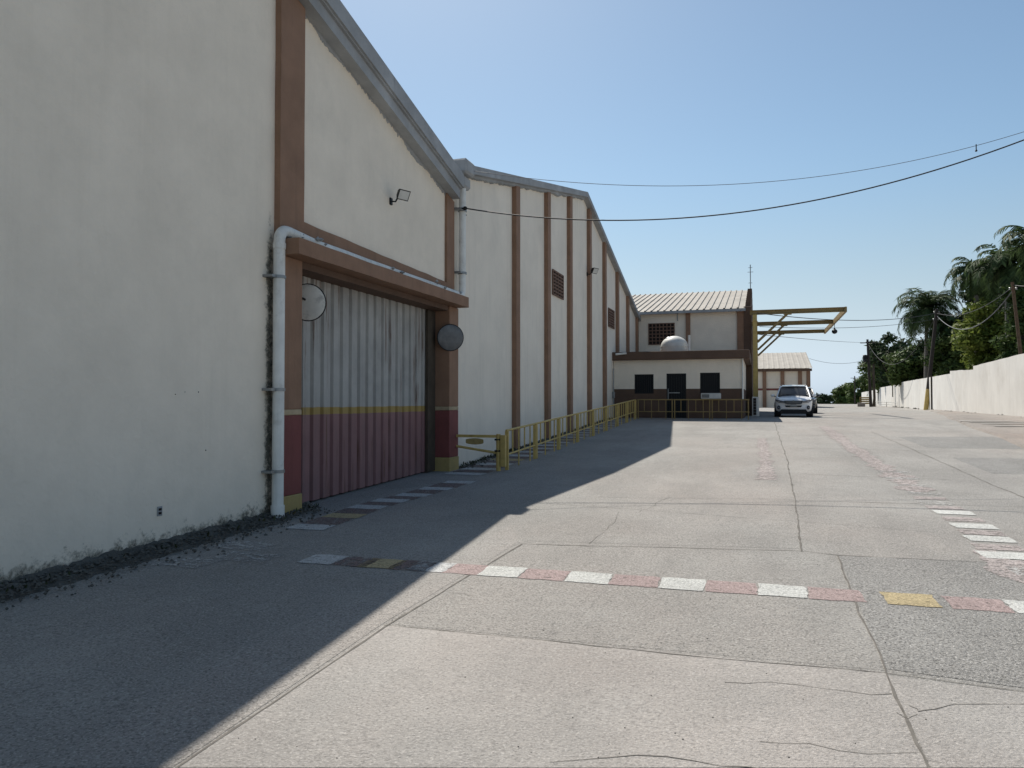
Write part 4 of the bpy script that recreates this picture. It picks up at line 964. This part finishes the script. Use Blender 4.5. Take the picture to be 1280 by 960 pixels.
# ------------------------------------------------------------ right-hand boundary wall in stepped panels
wl = thing('boundary_wall', 'long weathered white boundary wall with a stepped top along the right side', 'wall', (WP.x, WP.y, zg(WP.y)))
def wallpt(px):    # where the sight line of column px meets the wall line
    v = ray(px, 500); t_ = (WP.x * WD.y - WP.y * WD.x) / (v.x * WD.y - v.y * WD.x); return O + v * t_
tops = [(1500, 366, 0), (1330, 424, 0), (1217, 459, 1), (1188, 464, 1), (1122, 479, 1), (1110, 482, 1), (1095, 486.5, 1), (1078, 490, 1)]
def topz(px, py): p = wallpt(px); d = p.y * math.cos(YAW) - p.x * math.sin(YAW); return zat(py, d)
prev = None
ed = [(1500, 3.85), (1330, 3.95), (1216, None), (1187, None), (1122, None), (1100, None), (1077, None)]
px_e = [1560, 1217, 1188, 1122, 1100, 1077]; py_near = [None, 463, 467, 482, 485.5, 492]
for i in range(len(px_e) - 1):
    pA, pB = wallpt(px_e[i]), wallpt(px_e[i + 1]); 
    zB = topz(px_e[i + 1], [0, 457.5, 463.5, 478.5, 484.5, 490.5][i + 1]); zA = topz(px_e[i], [362, 462, 467, 480.5, 486][i]) if i else topz(1280, 440.5)
    nm = Vector((WD.y, -WD.x, 0)) * .2; b = MB(); K_ = max(3, int((pB - pA).length / 1.2)); 
    for k_ in range(K_ + 1):
        q = pA.lerp(pB, k_ / K_); zt_ = zA + (zB - zA) * k_ / K_ + noise.noise((q.y * .6, 0, 0)) * .03
        b.v += [(q.x, q.y, zg(q.y) - .3), (q.x, q.y, zt_), (q.x + nm.x, q.y + nm.y, zt_), (q.x + nm.x, q.y + nm.y, zg(q.y) - .3)]
    for k_ in range(K_):
        for m_ in range(4): b.f.append((k_ * 4 + m_, k_ * 4 + (m_ + 1) % 4, k_ * 4 + 4 + (m_ + 1) % 4, k_ * 4 + 4 + m_))
    b.f += [(0, 1, 2, 3), (K_ * 4 + 3, K_ * 4 + 2, K_ * 4 + 1, K_ * 4)]
    fix_normals(build('wall_panel', b, M['whitewall'], wl))
for px, y0, y1 in ((1165.5, 470, 512), (1116.5, 480, 496), (1098, 488, 505)):
    p = wallpt(px); d = p.y * math.cos(YAW) - p.x * math.sin(YAW); b = MB(); b.tube([(p.x - .06, p.y, zat(y1, d)), (p.x - .06, p.y, zat(y0, d))], .06, 8); build('conduit', b, M['bark2'], wl)
b = MB()
for i in range(60):
    y = random.uniform(38, 110); stone(b, wallx(y) - abs(random.gauss(0, .25)) - .05, y, zg(y) + .05, random.uniform(.03, .14))
tag(build('debris', b, M['gravel']), kind='stuff', label='loose debris along the foot of the white boundary wall')

# ------------------------------------------------------------ poles, cables
def pole(label, base, top, r0, r1, m, painted=None, extras=(), name='utility_pole'):
    base, top = Vector(base), Vector(top); t = thing(name, label, 'utility pole', base)
    b = MB(); b.tube([base.lerp(top, i / 6) for i in range(7)], r0, 12, r1); build('shaft', b, m, t, smooth=50)
    if painted:
        q = base.lerp(top, painted); b = MB(); b.tube([base, q], r0 + .012, 12, r0 + .01 - (r0 - r1) * painted); build('painted_foot', b, M['yellow'], t, smooth=50)
    for (u, kind) in extras:
        c = base.lerp(top, u); b = MB()
        if kind == 'arm': b.box(c.x - .9, c.x + .9, c.y - .06, c.y + .06, c.z - .06, c.z + .06); build('crossarm', b, M['wood'], t)
        if kind == 'insul':
            for dx in (-.18, .18): b.lathe([(.03, -.08), (.06, -.03), (.04, 0), (.06, .05), (.02, .09)], (c.x + dx, c.y, c.z), n=10)
            build('insulator', b, M['steel'], t)
        if kind == 'can': b.lathe([(.05, -.5), (.25, -.45), (.27, .4), (.2, .48), (.02, .5)], (c.x - .42, c.y, c.z), n=16); b.box(c.x - .3, c.x, c.y - .05, c.y + .05, c.z - .1, c.z + .1); build('transformer', b, M['steel'] if False else M['darksteel'], t, smooth=40)
    return t
d1 = 66; B1 = atd(1157, d1); T1 = atd(1172.5, d1); zt1 = zat(386, d1)
pole('dark leaning utility pole with a yellow painted foot before the white wall', (B1.x, B1.y, zg(B1.y) - .1), (T1.x, T1.y, zt1), .19, .13, M['wood'], .215, ((.97, 'insul'), (.9, 'insul')))
d2 = 100; B2 = atd(1088.5, d2); T2 = atd(1085, d2); zt2 = zat(424, d2)
pole('dark pole with a transformer can near the far end of the white wall', (B2.x, B2.y, zg(B2.y) - .1), (T2.x, T2.y, zt2), .2, .14, M['wood'], None, ((.72, 'can'), (.95, 'arm'), (.96, 'insul')))
d3 = 180; B3 = atd(1068.5, d3); pole('tiny far utility pole above the distant dark trees', (B3.x, B3.y, zg(B3.y)), (B3.x, B3.y, zat(470, d3)), .16, .12, M['wood'], None, ((.93, 'arm'),))
d4 = 47; B4 = atd(1284, d4); T4 = atd(1267.5, d4); pole('brown leaning pole behind the white wall at the right edge', (B4.x, B4.y, zg(B4.y)), (T4.x, T4.y, zat(352, d4)), .12, .09, M['woodl'], None, ((.95, 'insul'),))
def cable(name, label, p, q, sag, r, m, n=48):
    p, q = Vector(p), Vector(q); b = MB()
    b.tube([p.lerp(q, i / n) - Vector((0, 0, sag * 4 * (i / n) * (1 - i / n))) for i in range(n + 1)], r, 5); return tag(build(name, b, m, smooth=True), label, 'cable', 'overhead cables')
def pt(px, py, d): v = atd(px, d); return Vector((v.x, v.y, zat(py, d)))
w1a = pt(592, 212, 17.2); w1b = pt(1560, 47, 19)
cable('overhead_cable', 'thin upper cable from the warehouse eave rising to the right above the yard', w1a, w1b, 1.58, .007, M['wirel'])
dg = thing('cable_spacer', 'small black fitting dangling from the thin upper cable', 'cable fitting', pt(1224.5, 181, 18.2))
b = MB(); c = pt(1224.5, 181, 18.2); b.tube([c + Vector((0, 0, .06)), c - Vector((0, 0, .10))], .012, 6); b.lathe([(.02, -.02), (.03, 0), (.02, .02)], c - Vector((0, 0, .1)), n=8); build('fitting', b, M['wire'], dg)
w2a = pt(581, 259, 17.1); w2b = pt(1560, 45, 14.5)
cable('overhead_cable', 'thicker black cable from the white downpipe sagging across the sky to the right', w2a, w2b, 1.45, .015, M['wire'])
b = MB(); c = w2a; b.tube([(XW + .02, c.y, c.z + .02), c], .02, 6); b.lathe([(.02, -.05), (.045, -.02), (.045, .02), (.02, .05)], c, (1, 0, 0), 10)
ih = thing('cable_bracket', 'iron hook with insulator holding the thick cable beside the white downpipe', 'bracket', c); build('hook', b, M['darksteel'], ih)
b = MB(); 
for i in range(3):
    pts = [Vector((XW + .16, c.y + .12 + .04 * i, 7.2 - .1 * i)) + Vector((.05 * math.sin(t_ * 2 + i), .06 * math.sin(t_ * 3.1 + i), -t_ * (7.1 - c.z) / 6)) for t_ in range(7)]
    b.tube(pts, .009, 5)
build('loose_wire', b, M['wire'], ih, smooth=True)
# cables between far poles and the office
TP = pt(1172, 391, d1)
for i, (a, c_, sg, lab, r) in enumerate((
    (pt(947, 391, 38), TP, .5, 'dark cable from the yellow frame to the leaning pole, topmost of the far cables', .022),
    (pt(950, 408, 38), pt(1172, 398, d1), .35, 'second cable from the yellow frame to the leaning pole', .014),
    (pt(950, 418, 38), pt(1086, 428, d2), .1, 'faint cable from the yellow frame to the pole with the transformer', .016),
    (pt(1012, 448, 95), pt(1085, 449, d2), .6, 'faint cable sagging from the distant warehouse to the transformer', .02),
    (TP, pt(1268, 358, d4), .8, 'cable between the leaning pole and the brown pole in front of the palms', .02),
    (pt(1172, 394, d1), pt(1268, 362, d4), 1.8, 'deep sagging pale cable between the leaning pole and the brown pole', .03),
    (pt(1267.5, 356, d4), pt(1420, 335, 38), .4, 'cable leaving the brown pole towards the right edge', .03),
    (pt(1086, 430, d2), pt(1172, 393, d1), 3.5, 'low sagging cable between the transformer pole and the leaning pole', .022))):
    cable('overhead_cable', lab, a, c_, sg, r, M['wirel'] if i in (2, 3, 5) else M['wire'])
# road barrier at the far end of the wall
db = 104; pb0 = atd(1082, db); rb = thing('road_barrier', 'orange and yellow slatted board barrier at the far end of the white wall', 'barrier', (pb0.x, pb0.y, zg(pb0.y)))
b = MB()
for k_ in range(4): z = zg(pb0.y) + .35 + k_ * .26; b.cbox(pb0.x - .75, pb0.x + .75, pb0.y - .04 + k_ * .05, pb0.y + .02 + k_ * .05, z, z + .2, .01)
build('board', b, M['ochre'], rb)
b = MB()
for dx in (-.6, .6): b.tube([(pb0.x + dx, pb0.y - .3, zg(pb0.y)), (pb0.x + dx, pb0.y + .2, zg(pb0.y) + 1.4)], .05, 6); b.tube([(pb0.x + dx, pb0.y + .7, zg(pb0.y)), (pb0.x + dx, pb0.y + .2, zg(pb0.y) + 1.4)], .05, 6)
build('leg', b, M['woodl'], rb)
b = MB(); b.cbox(pb0.x - 1.1, pb0.x - .15, pb0.y - .75, pb0.y - .35, zg(pb0.y), zg(pb0.y) + .55, .05); tag(build('concrete_block', b, M['path']), 'low pale concrete block in front of the slatted board barrier', 'concrete block')
gr2 = thing('guard_rail', 'low pale metal rail beside the slatted board barrier', 'railing', (pb0.x + 1.2, pb0.y - 2, zg(pb0.y)))
b = MB(); 
for z in (.3, .6): b.tube([(pb0.x + 1.0, pb0.y - 2, zg(pb0.y) + z + .1), (pb0.x + 2.9, pb0.y - 7, zg(pb0.y) + z - .05)], .05, 6)
build('rail', b, M['tank'], gr2)
for u in (0, .5, 1): b = MB(); b.tube([(pb0.x + 1. + 1.9 * u, pb0.y - 2 - 5 * u, zg(pb0.y)), (pb0.x + 1. + 1.9 * u, pb0.y - 2 - 5 * u, zg(pb0.y) + .7)], .05, 6); build('post', b, M['tank'], gr2)

# ------------------------------------------------------------ trees
def fastmesh(name, V, Fq, m, parent):
    b = MB(); b.v = V; b.f = Fq; return build(name, b, m, parent)
def crown(V, Fc, c, rx, ry, rz_, n_lobes, leaves, size, seed):
    rnd = random.Random(seed); lobes = []
    for i in range(n_lobes):
        while True:
            u = Vector((rnd.uniform(-1, 1), rnd.uniform(-1, 1), rnd.uniform(-1, 1)))
            if .25 < u.length < .95: break
        lobes.append((Vector((c[0] + u.x * rx, c[1] + u.y * ry, c[2] + u.z * rz_)), rnd.uniform(.34, .58) * min(rx, rz_)))
    per = leaves // n_lobes
    for lc, lr in lobes:
        for k in range(per):
            d = Vector((rnd.gauss(0, 1), rnd.gauss(0, 1), rnd.gauss(0, 1))).normalized(); rr = lr * (rnd.random() ** .45) * rnd.uniform(.8, 1.15)
            p = lc + Vector((d.x, d.y, d.z * .75)) * rr
            a = Vector((rnd.gauss(0, 1), rnd.gauss(0, 1), rnd.gauss(0, .6))).normalized(); e = (a.cross(d + Vector((.1, 0, .2)))).normalized(); s = size * 1.25 * rnd.uniform(.6, 1.4)
            n0 = len(V); V += [tuple(p - a * s), tuple(p + e * s * .45), tuple(p + a * s), tuple(p - e * s * .45)]; Fc.append((n0, n0 + 1, n0 + 2, n0 + 3))
    return lobes
def tree(name, label, px, d, ytop, ybot, wpx, kind, seed, leaves=5000, size=.16, lobes=26, group='trees behind the white wall'):
    p = atd(px, d); z0 = zg(p.y) if d < 200 else zg(p.y); zt, zb = zat(ytop, d), max(zat(ybot, d), z0 + .3); r = wpx / F * d; c = (p.x, p.y, (zt + zb) / 2)
    t = thing(name, label, 'tree', (p.x, p.y, z0), group=group); V = []; Fc = []
    lb = crown(V, Fc, c, r, r, (zt - zb) / 2 * .9, lobes, int(leaves * 1.5), size, seed); fastmesh('crown', V, Fc, LEAF[kind], t)
    b = MB(); rnd = random.Random(seed); b.tube([(p.x, p.y, z0 - .2), (p.x + .1, p.y, z0 + 1.2), (p.x, p.y, c[2])], .22, 8, .12)
    for lc, lr in lb[:9]: b.tube([(p.x, p.y, (z0 + c[2]) / 2), tuple(lc)], .08, 5, .03)
    build('trunk', b, M['bark2'], t, smooth=50); return t
def palm(label, px, d, ycrown, L_, seed, nf=26, trunk=.22, basepx=None, droop=1.):
    rnd = random.Random(seed); p = atd(px, d); pb_ = atd(basepx or px, d); z0 = zg(p.y); zc = zat(ycrown, d); t = thing('palm_tree', label, 'palm tree', (pb_.x, pb_.y, z0), group='palm trees behind the white wall')
    b = MB(); b.tube([(pb_.x + (p.x - pb_.x) * (i / 10) ** 1.3, pb_.y + (p.y - pb_.y) * i / 10, z0 + (zc - z0) * i / 10) for i in range(11)], trunk, 12, trunk * .7); build('trunk', b, M['bark'], t, smooth=50)
    b = MB(); b.tube([(p.x, p.y, zc - 1.0), (p.x, p.y, zc - .3), (p.x, p.y, zc + .3)], trunk * .62, 10, trunk * .3); build('crown_shaft', b, LEAF['mid'], t, smooth=50)
    V = []; Fc = []
    for f in range(nf):
        az = f * 2.399 + rnd.uniform(-.3, .3); el = R(rnd.uniform(-25, 82)); ln = L_ * rnd.uniform(.8, 1.1)
        pos = Vector((p.x, p.y, zc)); dirx = Vector((math.cos(az), math.sin(az), 0)); side = Vector((-math.sin(az), math.cos(az), 0)); ang = el; m = 16; prev_ = pos.copy()
        tw = rnd.uniform(-.5, .5)
        for i in range(m):
            u = i / m; ang -= R(9.5) * droop * (.3 + u * 1.1); step_ = dirx * math.cos(ang) + Vector((0, 0, math.sin(ang))); nx = prev_ + step_ * ln / m
            nrm = dirx * -math.sin(ang) + Vector((0, 0, math.cos(ang)))
            n0 = len(V); V += [tuple(prev_ - side * .03), tuple(prev_ + side * .03), tuple(nx + side * .02), tuple(nx - side * .02)]; Fc.append((n0, n0 + 1, n0 + 2, n0 + 3))
            ll = ln * .27 * (1 - .55 * abs(u - .4) * 1.6)
            for s_ in (-1, 1):
                for q in (0, .5):
                    o_ = prev_.lerp(nx, q); dv = (side * s_ * math.cos(tw) * .85 + step_ * .55 + nrm * (rnd.uniform(-.35, .35)) + Vector((0, 0, -.12 - .3 * u))).normalized() * ll * rnd.uniform(.8, 1.15)
                    w_ = step_ * .05; n0 = len(V); V += [tuple(o_ - w_), tuple(o_ + w_), tuple(o_ + dv * .6 + w_ * .9 - Vector((0, 0, .02))), tuple(o_ + dv - Vector((0, 0, .09 * ll))), tuple(o_ + dv * .6 - w_ * .9 - Vector((0, 0, .02)))]
                    Fc.append((n0, n0 + 1, n0 + 2, n0 + 3, n0 + 4))
            prev_ = nx
    fastmesh('fronds', V, Fc, LEAF['palm'], t); return t
palm('palm with a full round crown standing just behind the leaning pole', 1160, 76, 386, 4.1, 3, nf=56, basepx=1157)
palm('palm with ragged crown, left one of the tall pair near the right edge', 1222, 62, 340, 3.0, 5, nf=38)
palm('tall palm with dense dark crown, right one of the pair near the right edge', 1261, 56, 332, 3.3, 8, nf=46)
palm('tallest palm at the right edge with only its left fronds in view', 1302, 46, 302, 2.8, 11, nf=36)
palm('small palm leaning left below the round crowned palm', 1185, 74, 410, 2.9, 14, nf=34)
tree('broadleaf_tree', 'bright yellow green bushy tree below the tall palms by the right edge', 1238, 60, 366, 478, 36, 'bright', 21, 9000, .15, 40)
tree('broadleaf_tree', 'dark green tree at the right edge behind the brown pole', 1278, 54, 350, 470, 30, 'mid', 22, 7000, .14, 34)
tree('broadleaf_tree', 'mid green tree between the leaning pole and the bright bushy tree', 1200, 72, 408, 482, 30, 'mid', 23, 7000, .17, 34)
tree('broadleaf_tree', 'tall dark tree filling the gap between the two tall palms', 1243, 74, 318, 440, 30, 'dark', 41, 8000, .17, 34)
tree('broadleaf_tree', 'tall dark tree reaching highest at the right edge of the view', 1292, 62, 312, 440, 30, 'dark', 42, 8000, .15, 34)
tree('broadleaf_tree', 'mid green tree under the drooping fronds right of the leaning pole', 1192, 82, 392, 478, 20, 'mid', 43, 6000, .18, 26)
tree('broadleaf_tree', 'mid green tree directly left of the leaning pole', 1140, 92, 430, 488, 28, 'mid', 24, 6500, .19, 32)
tree('broadleaf_tree', 'dark pointed tree rising highest above the far stretch of wall', 1113, 118, 408, 478, 22, 'dark', 25, 4200, .24, 22)
tree('broadleaf_tree', 'olive green tree behind the far stretch of wall beside the transformer pole', 1108, 132, 442, 492, 27, 'mid', 26, 6500, .26, 30)
tree('broadleaf_tree', 'dark tree filling the gap behind the palm trunk', 1170, 92, 415, 486, 34, 'dark', 27, 6500, .22, 30)
tree('broadleaf_tree', 'dark tree behind the bright bushy tree', 1222, 82, 385, 480, 36, 'dark', 28, 6500, .2, 30)
tree('broadleaf_tree', 'small creeper covered tree growing around the transformer pole top', 1092, 104, 430, 468, 6, 'dark', 29, 900, .16, 8)
tree('broadleaf_tree', 'far dark tree left of the transformer pole', 1073, 235, 470, 512, 15, 'mid', 30, 3000, .45, 20, 'far trees beyond the wall')
tree('broadleaf_tree', 'far dark tree at the left end of the row beside the sky gap', 1057, 265, 480, 514, 13, 'mid', 31, 2400, .5, 18, 'far trees beyond the wall')
tree('broadleaf_tree', 'low far tree right of the far dark row at the wall end', 1092, 170, 462, 500, 13, 'mid', 32, 3000, .33, 20, 'far trees beyond the wall')
tree('broadleaf_tree', 'rounded far tree second from the left of the dark row', 1046, 300, 486, 514, 10, 'dark', 33, 1600, .55, 14, 'far trees beyond the wall')
tree('broadleaf_tree', 'smallest pale distant tree just right of the parked cars', 1028, 260, 492, 512, 11, 'dark', 34, 1300, .5, 14, 'far trees beyond the wall')
